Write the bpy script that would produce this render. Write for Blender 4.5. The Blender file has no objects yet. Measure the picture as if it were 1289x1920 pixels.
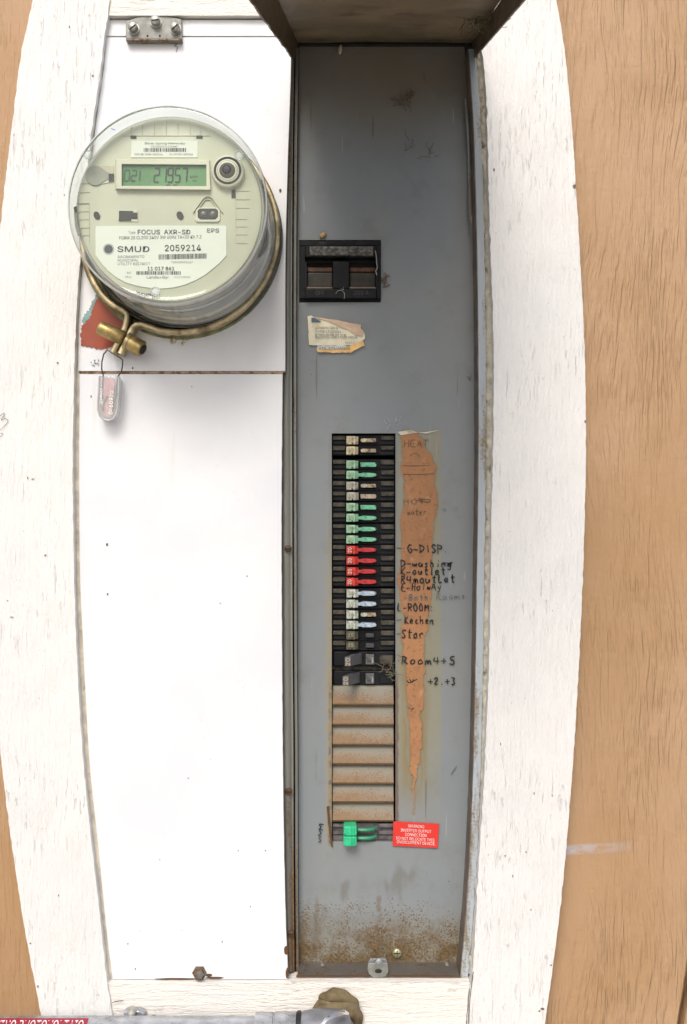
import bpy, bmesh, math, random
import numpy as np
from mathutils import Vector, Matrix, noise as mnoise
random.seed(7)
rad = math.radians
SC = bpy.context.scene
COL = SC.collection

# ------------------------------------------------------------------ camera, sky, sun, exposure
KP = 1.0 / 1.575 * 0.001         # metres per photo pixel on the breaker-cover plane
CD = 1250.0                      # camera distance from that plane, mm
CH = 1.45                        # camera height, m
CX, CY = 644.5, 960.0
cam_d = bpy.data.cameras.new('camera'); cam = bpy.data.objects.new('camera', cam_d); COL.objects.link(cam)
cam.location = (0, -CD * .001, CH); cam.rotation_euler = (rad(90), 0, 0)
cam_d.sensor_fit = 'VERTICAL'; cam_d.sensor_height = 24; cam_d.sensor_width = 24 * 1289 / 1920
cam_d.lens = 24 * (CD * .001) / (1920 * KP)
cam_d.clip_start = .02; cam_d.clip_end = 500
SC.camera = cam
SUN_EL, SUN_AZ = 46.0, 11.0      # elevation, degrees to the viewer's left of straight on
world = bpy.data.worlds.new('World'); SC.world = world; world.use_nodes = True
wn = world.node_tree; wn.nodes.clear()
sky = wn.nodes.new('ShaderNodeTexSky'); sky.sky_type = 'NISHITA'; sky.sun_disc = False
sky.sun_elevation = rad(SUN_EL); sky.sun_rotation = rad(180 + SUN_AZ)
sky.dust_density = 4.0; sky.air_density = 1.0; sky.ozone_density = 1.0
wb = wn.nodes.new('ShaderNodeBackground'); wb.inputs['Strength'].default_value = .13
wo = wn.nodes.new('ShaderNodeOutputWorld')
wn.links.new(sky.outputs[0], wb.inputs[0]); wn.links.new(wb.outputs[0], wo.inputs[0])
sun_d = bpy.data.lights.new('sun', 'SUN'); sun = bpy.data.objects.new('sun', sun_d); COL.objects.link(sun)
sun_d.energy = 1.5; sun_d.angle = rad(24); sun_d.color = (1, .965, .92)
sdir = Vector((-math.sin(rad(SUN_AZ)) * math.cos(rad(SUN_EL)), -math.cos(rad(SUN_AZ)) * math.cos(rad(SUN_EL)), math.sin(rad(SUN_EL))))
sun.rotation_euler = sdir.to_track_quat('Z', 'Y').to_euler(); sun.location = sdir * 8
SC.view_settings.view_transform = 'Standard'; SC.view_settings.look = 'None'
SC.view_settings.exposure = 0.42; SC.view_settings.gamma = 1; SC.view_settings.use_curve_mapping = False
SC.cycles.max_bounces = 8; SC.cycles.transparent_max_bounces = 12

# ------------------------------------------------------------------ measuring helpers
def R(px, py, d=0.0):            # real point seen at a photo pixel, d mm in front of the breaker-cover plane
    s = (CD - d) / CD
    return Vector(((px - CX) * KP * s, -d * .001, (CY - py) * KP * s + CH))
def curve(pts, smooth=True):     # x as a smooth function of y
    ys = np.array([p[1] for p in pts], float); xs = np.array([p[0] for p in pts], float)
    if not smooth: return lambda y: float(np.interp(y, ys, xs))
    n = len(ys); h = np.diff(ys); dl = np.diff(xs) / h
    m = np.zeros(n); m[0] = dl[0]; m[-1] = dl[-1]
    for i in range(1, n - 1): m[i] = (dl[i - 1] * h[i] + dl[i] * h[i - 1]) / (h[i - 1] + h[i])
    def f(y):
        if y <= ys[0]: return float(xs[0] + m[0] * (y - ys[0]))
        if y >= ys[-1]: return float(xs[-1] + m[-1] * (y - ys[-1]))
        i = int(np.searchsorted(ys, y) - 1); i = max(0, min(i, n - 2))
        t = (y - ys[i]) / h[i]
        return float((2*t**3-3*t**2+1)*xs[i] + (t**3-2*t**2+t)*h[i]*m[i] + (-2*t**3+3*t**2)*xs[i+1] + (t**3-t**2)*h[i]*m[i+1])
    return f
def rng(a, b, step):
    n = max(1, int(math.ceil(abs(b - a) / step))); return [a + (b - a) * i / n for i in range(n + 1)]
def nz(*v): return mnoise.noise(Vector(tuple(v) + (0.0,) * (3 - len(v))))

# ------------------------------------------------------------------ mesh collector
class MB:
    def __init__(s): s.v = []; s.f = []
    def add(s, vs, fs):
        o = len(s.v); s.v += [Vector(v) for v in vs]; s.f += [tuple(i + o for i in f) for f in fs]; return s
    def bm(s, b):
        b.verts.index_update(); s.add([v.co.copy() for v in b.verts], [[v.index for v in f.verts] for f in b.faces]); b.free(); return s
    def prism(s, pts, d1, d0, bev=0, seg=1):      # outline in photo pixels at depth d1, pushed straight back to d0
        fr = [R(x, y, d1) for x, y in pts]
        return s.prism3(fr, Vector((0, (d1 - d0) * .001, 0)), bev, seg)
    def prism3(s, fr, off, bev=0, seg=1):
        b = bmesh.new(); n = len(fr)
        a = [b.verts.new(p) for p in fr]; c = [b.verts.new(p + off) for p in fr]
        b.faces.new(a); b.faces.new(c[::-1])
        for i in range(n): b.faces.new((a[i], c[i], c[(i + 1) % n], a[(i + 1) % n]))
        bmesh.ops.recalc_face_normals(b, faces=b.faces)
        if bev > 0:
            bmesh.ops.bevel(b, geom=list(b.edges), offset=bev * .001, segments=seg, affect='EDGES', profile=.6)
        return s.bm(b)
    def box(s, x0, y0, x1, y1, d1, d0, bev=0, seg=1): return s.prism([(x0, y0), (x0, y1), (x1, y1), (x1, y0)], d1, d0, bev, seg)
    def sheet(s, pts, d): fr = [R(x, y, d) for x, y in pts]; return s.add(fr, [tuple(range(len(fr)))])
    def lathe(s, cx, cy, prof, dref=None, seg=64, closed=False):  # prof = [(radius px at dref, depth)]
        dref = prof[0][1] if dref is None else dref
        c = R(cx, cy, dref); k = KP * (CD - dref) / CD
        vs = []; fs = []
        for r, d in prof:
            for i in range(seg):
                a = 2 * math.pi * i / seg
                vs.append((c.x + r * k * math.cos(a), -d * .001, c.z + r * k * math.sin(a)))
        n = len(prof)
        for j in range(n - 1 if not closed else n):
            for i in range(seg):
                a0 = j * seg + i; a1 = j * seg + (i + 1) % seg; q = ((j + 1) % n) * seg
                fs.append((a0, a1, q + (i + 1) % seg, q + i))
        if not closed:
            if prof[0][0] > 0: fs.append(tuple(range(seg)))
            if prof[-1][0] > 0: fs.append(tuple((n - 1) * seg + i for i in range(seg))[::-1])
        return s.add(vs, fs)
    def tube(s, pts, r, seg=10, caps=True):
        pts = [Vector(p) for p in pts]; n = len(pts); vs = []; fs = []; up = Vector((0, -1, 0.02)); rr = r if hasattr(r, '__len__') else [r] * n
        for i, p in enumerate(pts):
            t = (pts[min(i + 1, n - 1)] - pts[max(i - 1, 0)]).normalized()
            u = up - t * up.dot(t)
            if u.length < 1e-4: u = Vector((1, 0, 0)) - t * t.x
            u.normalize(); w = t.cross(u)
            for k in range(seg):
                a = 2 * math.pi * k / seg; vs.append(p + (u * math.cos(a) + w * math.sin(a)) * rr[i])
        for i in range(n - 1):
            for k in range(seg): fs.append((i*seg+k, i*seg+(k+1) % seg, (i+1)*seg+(k+1) % seg, (i+1)*seg+k))
        if caps: fs.append(tuple(range(seg))[::-1]); fs.append(tuple((n-1)*seg+k for k in range(seg)))
        return s.add(vs, fs)
    def sweep(s, pts, prof):     # prof = [(outward-from-path in wall plane, outward from wall)] in m; path lies along the wall
        pts = [Vector(p) for p in pts]; n = len(pts); m = len(prof); vs = []; fs = []
        for i, p in enumerate(pts):
            t = (pts[min(i + 1, n - 1)] - pts[max(i - 1, 0)]).normalized(); o = Vector((0, -1, 0)); w = t.cross(o).normalized()
            for a, b_ in prof: vs.append(p + w * a + o * b_)
        for i in range(n - 1):
            for k in range(m): fs.append((i*m+k, i*m+(k+1) % m, (i+1)*m+(k+1) % m, (i+1)*m+k))
        fs.append(tuple(range(m))[::-1]); fs.append(tuple((n-1)*m+k for k in range(m)))
        return s.add(vs, fs)
    def strip(s, fl, fr, y0, y1, d1, d0, step=12, nx=6, wob=0, wl=0, wr=0, seed=0, top=0):
        # solid board between two edge curves; front face is a grid, edges may be uneven (px)
        ys = rng(y0, y1, step); rows = []; back = []
        for y in ys:
            a = fl(y) + wl * nz(y * .05, seed, 1) + wl * .6 * nz(y * .21, seed, 2); b = fr(y) + wr * nz(y * .05, seed, 3) + wr * .6 * nz(y * .21, seed, 4)
            row = []
            for i in range(nx + 1):
                x = a + (b - a) * i / nx; e = 0 if i in (0, nx) else 1
                row.append(R(x, y, d1 + (wob * nz(x * .02, y * .012, seed) * e)))
            rows.append(row)
        vs = []; fs = []; w = nx + 1
        for r_ in rows: vs += r_
        for r_ in rows: vs += [Vector((p.x, -d0 * .001, p.z)) for p in (r_[0], r_[-1])]
        n = len(ys); o = n * w
        for j in range(n - 1):
            for i in range(nx): fs.append((j*w+i, (j+1)*w+i, (j+1)*w+i+1, j*w+i+1))
            fs.append((j*w, o+2*j, o+2*j+2, (j+1)*w)); fs.append((j*w+nx, (j+1)*w+nx, o+2*j+3, o+2*j+1)); fs.append((o+2*j, o+2*j+1, o+2*j+3, o+2*j+2))
        fs.append(tuple(range(w)) + (o+1, o)); q = (n-1)*w
        fs.append((o+2*n-2, o+2*n-1) + tuple(q + i for i in range(nx, -1, -1)))
        return s.add(vs, fs)

LOC = {}
def link(o): COL.objects.link(o); return o
def thing(name, label, cat, base, group=None, kind=None):
    o = link(bpy.data.objects.new(name, None)); o.location = base; o.empty_display_size = .03
    if kind: o['kind'] = kind
    else: o['label'] = label; o['category'] = cat
    if group: o['group'] = group
    LOC[o.name] = Vector(base); return o
def part(name, mb, m, parent, smooth=False, label=None, stuff=False, angle=35):
    L = LOC[parent.name]
    me = bpy.data.meshes.new(name); me.from_pydata([v - L for v in mb.v], [], mb.f); me.update()
    b = bmesh.new(); b.from_mesh(me); bmesh.ops.recalc_face_normals(b, faces=b.faces) if not getattr(mb, 'flat', False) else None; b.to_mesh(me); b.free()
    if smooth:
        me.polygons.foreach_set('use_smooth', [True] * len(me.polygons))
        try: me.set_sharp_from_angle(angle=rad(angle))
        except Exception: pass
    me.materials.append(m)
    o = link(bpy.data.objects.new(name, me)); o.parent = parent; LOC[o.name] = L
    if label: o['label'] = label
    if stuff: o['kind'] = 'stuff'
    return o
def solo(name, mb, m, label, cat, base, smooth=False, group=None, kind=None, angle=35):
    me = bpy.data.meshes.new(name); B = Vector(base); me.from_pydata([v - B for v in mb.v], [], mb.f); me.update()
    b = bmesh.new(); b.from_mesh(me)
    if not getattr(mb, 'flat', False): bmesh.ops.recalc_face_normals(b, faces=b.faces)
    b.to_mesh(me); b.free()
    if smooth:
        me.polygons.foreach_set('use_smooth', [True] * len(me.polygons)); me.set_sharp_from_angle(angle=rad(angle))
    me.materials.append(m); o = link(bpy.data.objects.new(name, me)); o.location = B
    if kind: o['kind'] = kind
    else: o['label'] = label; o['category'] = cat
    if group: o['group'] = group
    LOC[o.name] = B; return o

# ------------------------------------------------------------------ flat print
try:
    import os, glob
    FONT = bpy.data.fonts.load(glob.glob(os.path.join(bpy.utils.resource_path('LOCAL'), 'datafiles', 'fonts', 'Inter*'))[0])
except Exception:
    FONT = None
def glyphs(s, bold=0.0, shear=0.0):
    cu = bpy.data.curves.new('t', 'FONT'); cu.body = s; cu.size = 1; cu.resolution_u = 3; cu.shear = shear
    if FONT: cu.font = FONT
    ob = bpy.data.objects.new('t', cu); COL.objects.link(ob)
    dg = bpy.context.evaluated_depsgraph_get(); me = bpy.data.meshes.new_from_object(ob.evaluated_get(dg))
    vs = [(v.co.x, v.co.y) for v in me.vertices]; fs = [tuple(p.vertices) for p in me.polygons]
    bpy.data.objects.remove(ob); bpy.data.curves.remove(cu); bpy.data.meshes.remove(me); return vs, fs
CAPH = max(v[1] for v in glyphs('H')[0])
def text(mb, s, x0, x1, yc, h, d, bold=0.0, rot=0.0, shear=0.0, cap=None):
    cap = cap or CAPH
    # string fitted between photo columns x0..x1 on row yc with cap height h; rot turns it about (x0, yc)
    vs, fs = glyphs(s, bold, shear)
    if not vs: return
    if bold > .004 and h >= 6:               # heavier weight: repeats a hair apart, each a hair higher
        q = min(bold * 14, .42)
        for i, (ox, oy) in enumerate(((q, 0), (0, q * .6), (q, q * .6))): text(mb, s, x0 + ox, x1 + ox, yc + oy, h, d + .05 * (i + 1), 0, rot, shear, cap)
    ax = min(v[0] for v in vs); bx = max(v[0] for v in vs); kx = (x1 - x0) / (bx - ax); ky = h / cap
    c, sn = math.cos(rad(rot)), math.sin(rad(rot)); out = []
    for a, b in vs:
        u = (a - ax) * kx; w = b * ky - h / 2
        out.append(R(x0 + u * c - w * sn, yc - (u * sn + w * c), d))
    mb.add(out, fs); mb.flat = True
def barcode(mb, x0, y0, x1, y1, d, n=34, seed=1, rot=0):
    rn = random.Random(seed); x = x0; mb.flat = True
    while x < x1 - 1:
        w = rn.choice((.8, 1.1, 1.7, 2.3)); xx = min(x + w, x1)
        f = (lambda X: math.sin(rad(rot)) * (X - x0)); mb.sheet([(x, y0 - f(x)), (x, y1 - f(x)), (xx, y1 - f(xx)), (xx, y0 - f(xx))], d); x = xx + rn.choice((.8, 1.1, 1.6))
def rib(mb, pts, w, d, jit=0.0):  # pen stroke
    mb.flat = True; pts = [Vector((p[0] + random.uniform(-jit, jit), p[1] + random.uniform(-jit, jit))) for p in pts]
    if len(pts) > 2:              # soften corners
        q = [pts[0]]
        for i in range(len(pts) - 1):
            if i > 0: q.append(pts[i] * .8 + pts[i + 1] * .2)
            else: q.append(pts[0] * .5 + pts[1] * .5)
            if i < len(pts) - 2: q.append(pts[i] * .2 + pts[i + 1] * .8)
        q.append(pts[-1]); pts = q
    n = len(pts); vs = []
    for i, p in enumerate(pts):
        t = pts[min(i + 1, n - 1)] - pts[max(i - 1, 0)]
        if t.length < 1e-6: t = Vector((1, 0))
        t.normalize(); nn = Vector((-t.y, t.x)); ww = w * .5 * (1 + .25 * math.sin(i * 2.1 + p.x)) * (.75 if i in (0, n - 1) else 1)
        for sg in (-1, 1): q = p + nn * ww * sg; vs.append(R(q.x, q.y, d))
    mb.add(vs, [(2*i, 2*i+1, 2*i+3, 2*i+2) for i in range(n - 1)])
G = {'A': [[(0,0),(.5,1),(1,0)],[(.2,.4),(.8,.4)]], 'B': [[(0,0),(0,1),(.7,.9),(.65,.6),(.1,.5),(.8,.4),(.8,.1),(0,0)]],
 'D': [[(.1,0),(.1,1)],[(0,1),(.8,.8),(.9,.4),(.1,0)]], 'E': [[(.9,1),(.1,1),(.1,0),(.9,0)],[(.1,.5),(.7,.5)]], 'G': [[(.9,.85),(.5,1),(.1,.6),(.2,.1),(.7,0),(.9,.4),(.5,.45)]],
 'H': [[(.1,1),(.1,0)],[(.8,1),(.8,0)],[(.1,.5),(.8,.55)]], 'I': [[(.5,1),(.5,0)]], 'K': [[(.1,1),(.1,0)],[(.9,1),(.15,.45),(.9,0)]], 'L': [[(.2,1),(.1,0),(.8,.08)]],
 'O': [[(.5,1),(.1,.6),(.2,.1),(.7,0),(.9,.5),(.5,1)]], 'P': [[(.15,-.25),(.15,1)],[(.1,1),(.9,.85),(.8,.5),(.15,.45)]], 'R': [[(.1,0),(.15,1)],[(.1,1),(.8,.85),(.7,.55),(.2,.5),(.9,0)]],
 'S': [[(.9,.9),(.4,1),(.1,.7),(.8,.35),(.6,0),(0,.1)]], 'T': [[(0,1),(1,1)],[(.5,1),(.5,0)]], 'Y': [[(0,1),(.5,.5)],[(1,1),(.4,0)]], 'M': [[(.05,0),(.15,.9),(.5,.3),(.85,.9),(.95,0)]],
 'a': [[(.7,.55),(.2,.5),(.1,.1),(.6,.05),(.75,.55),(.8,0)]], 'c': [[(.8,.5),(.3,.55),(.1,.2),(.5,0),(.8,.1)]], 'e': [[(.1,.3),(.75,.35),(.5,.6),(.15,.4),(.2,.05),(.8,.08)]],
 'g': [[(.7,.5),(.2,.5),(.2,.1),(.7,.15),(.75,.5),(.6,-.35),(.1,-.3)]], 'h': [[(.15,1),(.12,0)],[(.12,.35),(.5,.6),(.75,.4),(.75,0)]], 'i': [[(.5,.5),(.5,0)],[(.45,.8),(.55,.85)]],
 'l': [[(.5,1),(.45,0)]], 'm': [[(.05,.5),(.1,0)],[(.1,.35),(.35,.55),(.45,0),(.5,.35),(.75,.55),(.9,0)]], 'n': [[(.1,.5),(.12,0)],[(.12,.35),(.5,.58),(.75,.35),(.78,0)]],
 'o': [[(.5,.6),(.1,.35),(.3,0),(.8,.15),(.75,.5),(.45,.6)]], 'r': [[(.15,.55),(.2,0)],[(.2,.35),(.5,.6),(.8,.5)]], 's': [[(.8,.55),(.2,.5),(.7,.2),(.1,0)]], 't': [[(.5,1),(.45,.05),(.8,0)],[(.1,.65),(.9,.65)]],
 'u': [[(.1,.55),(.15,.05),(.6,.05),(.75,.55),(.8,0)]], 'w': [[(.05,.55),(.25,0),(.5,.5),(.7,0),(.95,.55)]], 'y': [[(.1,.55),(.45,.1)],[(.85,.55),(.4,-.35),(.1,-.3)]],
 '-': [[(.05,.35),(.9,.38)]], '.': [[(.4,.05),(.55,.08)]], '+': [[(0,.4),(.9,.45)],[(.45,.75),(.45,.1)]], '4': [[(.2,.9),(.05,.35),(.9,.38)],[(.7,.9),(.6,0)]], '5': [[(.9,.95),(.2,.9),(.15,.55),(.8,.5),(.7,.05),(.1,.05)]],
 '2': [[(.1,.8),(.5,1),(.8,.7),(.1,.05),(.9,.05)]], '3': [[(.1,.95),(.8,.9),(.4,.55),(.85,.3),(.5,0),(.1,.1)]], ':': [[(.45,.1),(.5,.15)],[(.45,.5),(.5,.55)]], '~': [[(.05,.3),(.3,.5),(.6,.2),(.95,.45)]]}
def hand(mb, s, x0, x1, yb, h, w, d, slope=0.0, jit=.9, vert=False):
    if w >= 1.6: w *= 1.28; h *= 1.05
    adv = (x1 - x0) / max(1, len(s))
    for i, ch in enumerate(s):
        for st in G.get(ch, []):
            pts = []
            for u, v in st:
                a = (i + u * .82) * adv; b = v * h
                pts.append((x0 + a, yb - b - slope * a) if not vert else (x0 - b, yb + a))
            rib(mb, pts, w, d, jit)

# ------------------------------------------------------------------ materials
class NT:
    def __init__(s, name):
        s.m = bpy.data.materials.new(name); s.m.use_nodes = True; s.t = s.m.node_tree; s.t.nodes.clear()
        s.out = s.t.nodes.new('ShaderNodeOutputMaterial'); s.p = s.t.nodes.new('ShaderNodeBsdfPrincipled'); s.l(s.p.outputs[0], s.out.inputs[0])
        tc = s.t.nodes.new('ShaderNodeTexCoord'); s.co = tc.outputs['Object']
    def l(s, a, b): s.t.links.new(a, b)
    def n(s, k): return s.t.nodes.new(k)
    def put(s, sock, v):
        if isinstance(v, (int, float)): sock.default_value = v
        elif isinstance(v, tuple): sock.default_value = v + (1,) if len(v) == 3 and sock.type == 'RGBA' else v
        else: s.l(v, sock)
    def mp(s, scale=(1, 1, 1), loc=(0, 0, 0), rot=(0, 0, 0), src=None):
        m = s.n('ShaderNodeMapping'); m.inputs['Scale'].default_value = scale; m.inputs['Location'].default_value = loc; m.inputs['Rotation'].default_value = rot
        s.l(src or s.co, m.inputs[0]); return m.outputs[0]
    def noise(s, scale=5, det=4, rough=.55, vec=None, dist=0):
        n = s.n('ShaderNodeTexNoise'); n.inputs['Scale'].default_value = scale; n.inputs['Detail'].default_value = det; n.inputs['Roughness'].default_value = rough; n.inputs['Distortion'].default_value = dist
        s.l(vec or s.co, n.inputs['Vector']); return n.outputs['Fac']
    def vor(s, scale, vec=None, feat='F1'):
        n = s.n('ShaderNodeTexVoronoi'); n.feature = feat; n.inputs['Scale'].default_value = scale; s.l(vec or s.co, n.inputs['Vector']); return n.outputs['Distance']
    def ma(s, op, a, b=0.0, c=None, clamp=False):
        n = s.n('ShaderNodeMath'); n.operation = op; n.use_clamp = clamp; s.put(n.inputs[0], a); s.put(n.inputs[1], b)
        if c is not None: s.put(n.inputs[2], c)
        return n.outputs[0]
    def rr(s, v, a, b, lo=0.0, hi=1.0):
        n = s.n('ShaderNodeMapRange'); n.interpolation_type = 'SMOOTHSTEP' if a < b or True else 'LINEAR'
        for i, x in zip((0, 1, 2, 3, 4), (v, a, b, lo, hi)): s.put(n.inputs[i], x)
        return n.outputs[0]
    def sep(s, src=None):
        n = s.n('ShaderNodeSeparateXYZ'); s.l(src or s.co, n.inputs[0]); return n.outputs
    def mix(s, f, a, b, mode='MIX'):
        n = s.n('ShaderNodeMix'); n.data_type = 'RGBA'; n.blend_type = mode; s.put(n.inputs[0], f); s.put(n.inputs[6], a); s.put(n.inputs[7], b); return n.outputs[2]
    def bump(s, h, strength=.5, dist=.002, nrm=None):
        n = s.n('ShaderNodeBump'); n.inputs['Strength'].default_value = strength; n.inputs['Distance'].default_value = dist; s.l(h, n.inputs['Height'])
        if nrm is not None: s.l(nrm, n.inputs['Normal'])
        return n.outputs[0]
    def fin(s, col, rough=.5, metal=0.0, nrm=None, spec=None):
        s.put(s.p.inputs['Base Color'], col); s.put(s.p.inputs['Roughness'], rough); s.put(s.p.inputs['Metallic'], metal)
        if nrm is not None: s.l(nrm, s.p.inputs['Normal'])
        if spec is not None: s.p.inputs['Specular IOR Level'].default_value = spec
        return s.m
def c4(c): return (c[0], c[1], c[2], 1.0)
def simple(name, col, rough=.5, metal=0.0, var=.12, vs=60, bump=0.0, bs=400, dirt=None, ds=30, dlo=.55, dhi=.75, spec=None):
    t = NT(name); f = t.rr(t.noise(vs, 4), .3, .7, 1 - var, 1 + var)
    c = t.n('ShaderNodeVectorMath'); c.operation = 'SCALE'; c.inputs[0].default_value = col; t.l(f, c.inputs['Scale']); c = c.outputs[0]
    if dirt: c = t.mix(t.rr(t.noise(ds, 6, .65), dlo, dhi), c, c4(dirt))
    n = t.bump(t.noise(bs, 4), bump, .0006) if bump else None
    r = t.rr(t.noise(vs * 1.7, 3), .3, .7, max(.05, rough - .08), min(1, rough + .08))
    return t.fin(c, r, metal, n, spec)

def m_board(name, vertical=True, tint=(.76, .75, .725)):
    t = NT(name); sc = (1, 1, .12) if vertical else (.12, 1, 1)
    v0 = t.mp(sc); g1 = t.noise(260, 5, .6, v0, .6); g2 = t.noise(70, 4, .6, v0, 1.2); g3 = t.noise(700, 3, .6, t.mp((1, 1, .35) if vertical else (.35, 1, 1)))
    # broken hairline checks that hold dirt: a grain noise crossed by a patch noise
    patch = t.rr(t.noise(14, 4, .6), .42, .60)
    chk = t.rr(t.noise(340, 3, .6, v0, .4), .60, .68); crk = t.ma('MULTIPLY', chk, patch)
    spk = t.ma('MULTIPLY', t.rr(t.noise(420, 2), .70, .745), t.rr(t.noise(30, 3), .5, .62))
    blot = t.rr(t.noise(9, 4), .4, .75)
    c = t.mix(t.ma('MULTIPLY', blot, .6), c4(tint), (.66, .675, .665, 1))
    c = t.mix(t.ma('MULTIPLY', crk, .10), c, (.50, .48, .44, 1)); c = t.mix(t.ma('MULTIPLY', spk, .75), c, (.22, .19, .15, 1))
    h = t.ma('ADD', t.ma('MULTIPLY', g1, .55), t.ma('ADD', t.ma('MULTIPLY', g2, .5), t.ma('MULTIPLY', g3, .3)))
    h = t.ma('SUBTRACT', h, t.ma('MULTIPLY', crk, .22))
    return t.fin(c, .55, 0, t.bump(h, 1.0, .0030))
def m_siding():
    t = NT('tan_siding')
    # grain lines bend round soft "cathedral" figures
    warp = t.noise(5.5, 2, .5, t.mp((1, 1, .30))); warp2 = t.noise(22, 2, .5, t.mp((1, 1, .35)))
    x, y, z = t.sep()
    xx = t.ma('ADD', x, t.ma('ADD', t.ma('MULTIPLY', warp, .085), t.ma('MULTIPLY', warp2, .010)))
    cb = t.n('ShaderNodeCombineXYZ'); t.l(xx, cb.inputs[0]); t.l(t.ma('MULTIPLY', z, .10), cb.inputs[2]); t.put(cb.inputs[1], 0.0)
    g1 = t.noise(170, 2, .5, cb.outputs[0]); g2 = t.noise(60, 2, .5, cb.outputs[0])
    fine = t.noise(600, 3, .6, t.mp((1, 1, .25))); chat = t.noise(150, 2, .5, t.mp((.25, 1, 1)))
    rough = t.rr(t.noise(7, 3, .5, t.mp((1, 1, .45))), .36, .62, .25, 1.0)
    ridge = t.rr(g1, .36, .64)
    h = t.ma('ADD', t.ma('MULTIPLY', ridge, rough), t.ma('ADD', t.ma('MULTIPLY', g2, .9), t.ma('ADD', t.ma('MULTIPLY', fine, .40), t.ma('MULTIPLY', chat, .30))))
    c = t.mix(t.rr(t.noise(4, 4), .35, .7), (.43, .275, .155, 1), (.375, .225, .108, 1))
    c = t.mix(t.ma('MULTIPLY', t.rr(t.noise(500, 3), .62, .72), .18), c, (.60, .46, .30, 1))
    # scuff of grey paint rubbed on beside the trim board
    p = SCUFF
    sx = t.rr(x, p[0].x, p[1].x, 1.0, 0.0); sx = t.ma('MULTIPLY', sx, t.rr(x, p[0].x - .04, p[0].x - .03))
    wz = t.ma('ABSOLUTE', t.ma('SUBTRACT', z, t.ma('ADD', p[0].z, t.ma('MULTIPLY', t.ma('SUBTRACT', x, p[0].x), .06))))
    sc_ = t.ma('MULTIPLY', t.ma('MULTIPLY', t.rr(wz, .003, .0075, 1.0, 0.0), sx), t.rr(t.noise(160, 4, .6, t.mp((.3, 1, 1))), .35, .55))
    c = t.mix(t.ma('MULTIPLY', sc_, .85), c, (.42, .40, .42, 1))
    return t.fin(c, .62, 0, t.bump(h, 1.0, .0018))
def m_cover():
    t = NT('white_enamel')
    x, y, z = t.sep()
    spk = t.rr(t.vor(26), .035, .02); keep = t.rr(t.noise(14, 2), .52, .6); sp = t.ma('MULTIPLY', spk, keep)
    c = t.mix(t.rr(t.noise(6, 4), .35, .75), (.76, .765, .77, 1), (.67, .69, .725, 1))
    c = t.mix(t.ma('MULTIPLY', t.rr(t.noise(38, 5, .7), .62, .8), .5), c, (.56, .53, .46, 1)); c = t.mix(t.ma('MULTIPLY', t.rr(t.noise(60, 4, .6, t.mp((1, 1, .06))), .60, .75), t.rr(t.noise(5, 2), .45, .65, 0.0, .35)), c, (.60, .59, .55, 1))
    c = t.mix(t.ma('MULTIPLY', sp, .8), c, (.20, .15, .11, 1))
    return t.fin(c, t.rr(t.noise(20, 3), .3, .7, .30, .42), 0, t.bump(t.ma('ADD', t.noise(160, 3), t.ma('MULTIPLY', t.noise(7, 2), 6.0)), .12, .0012))
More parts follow.
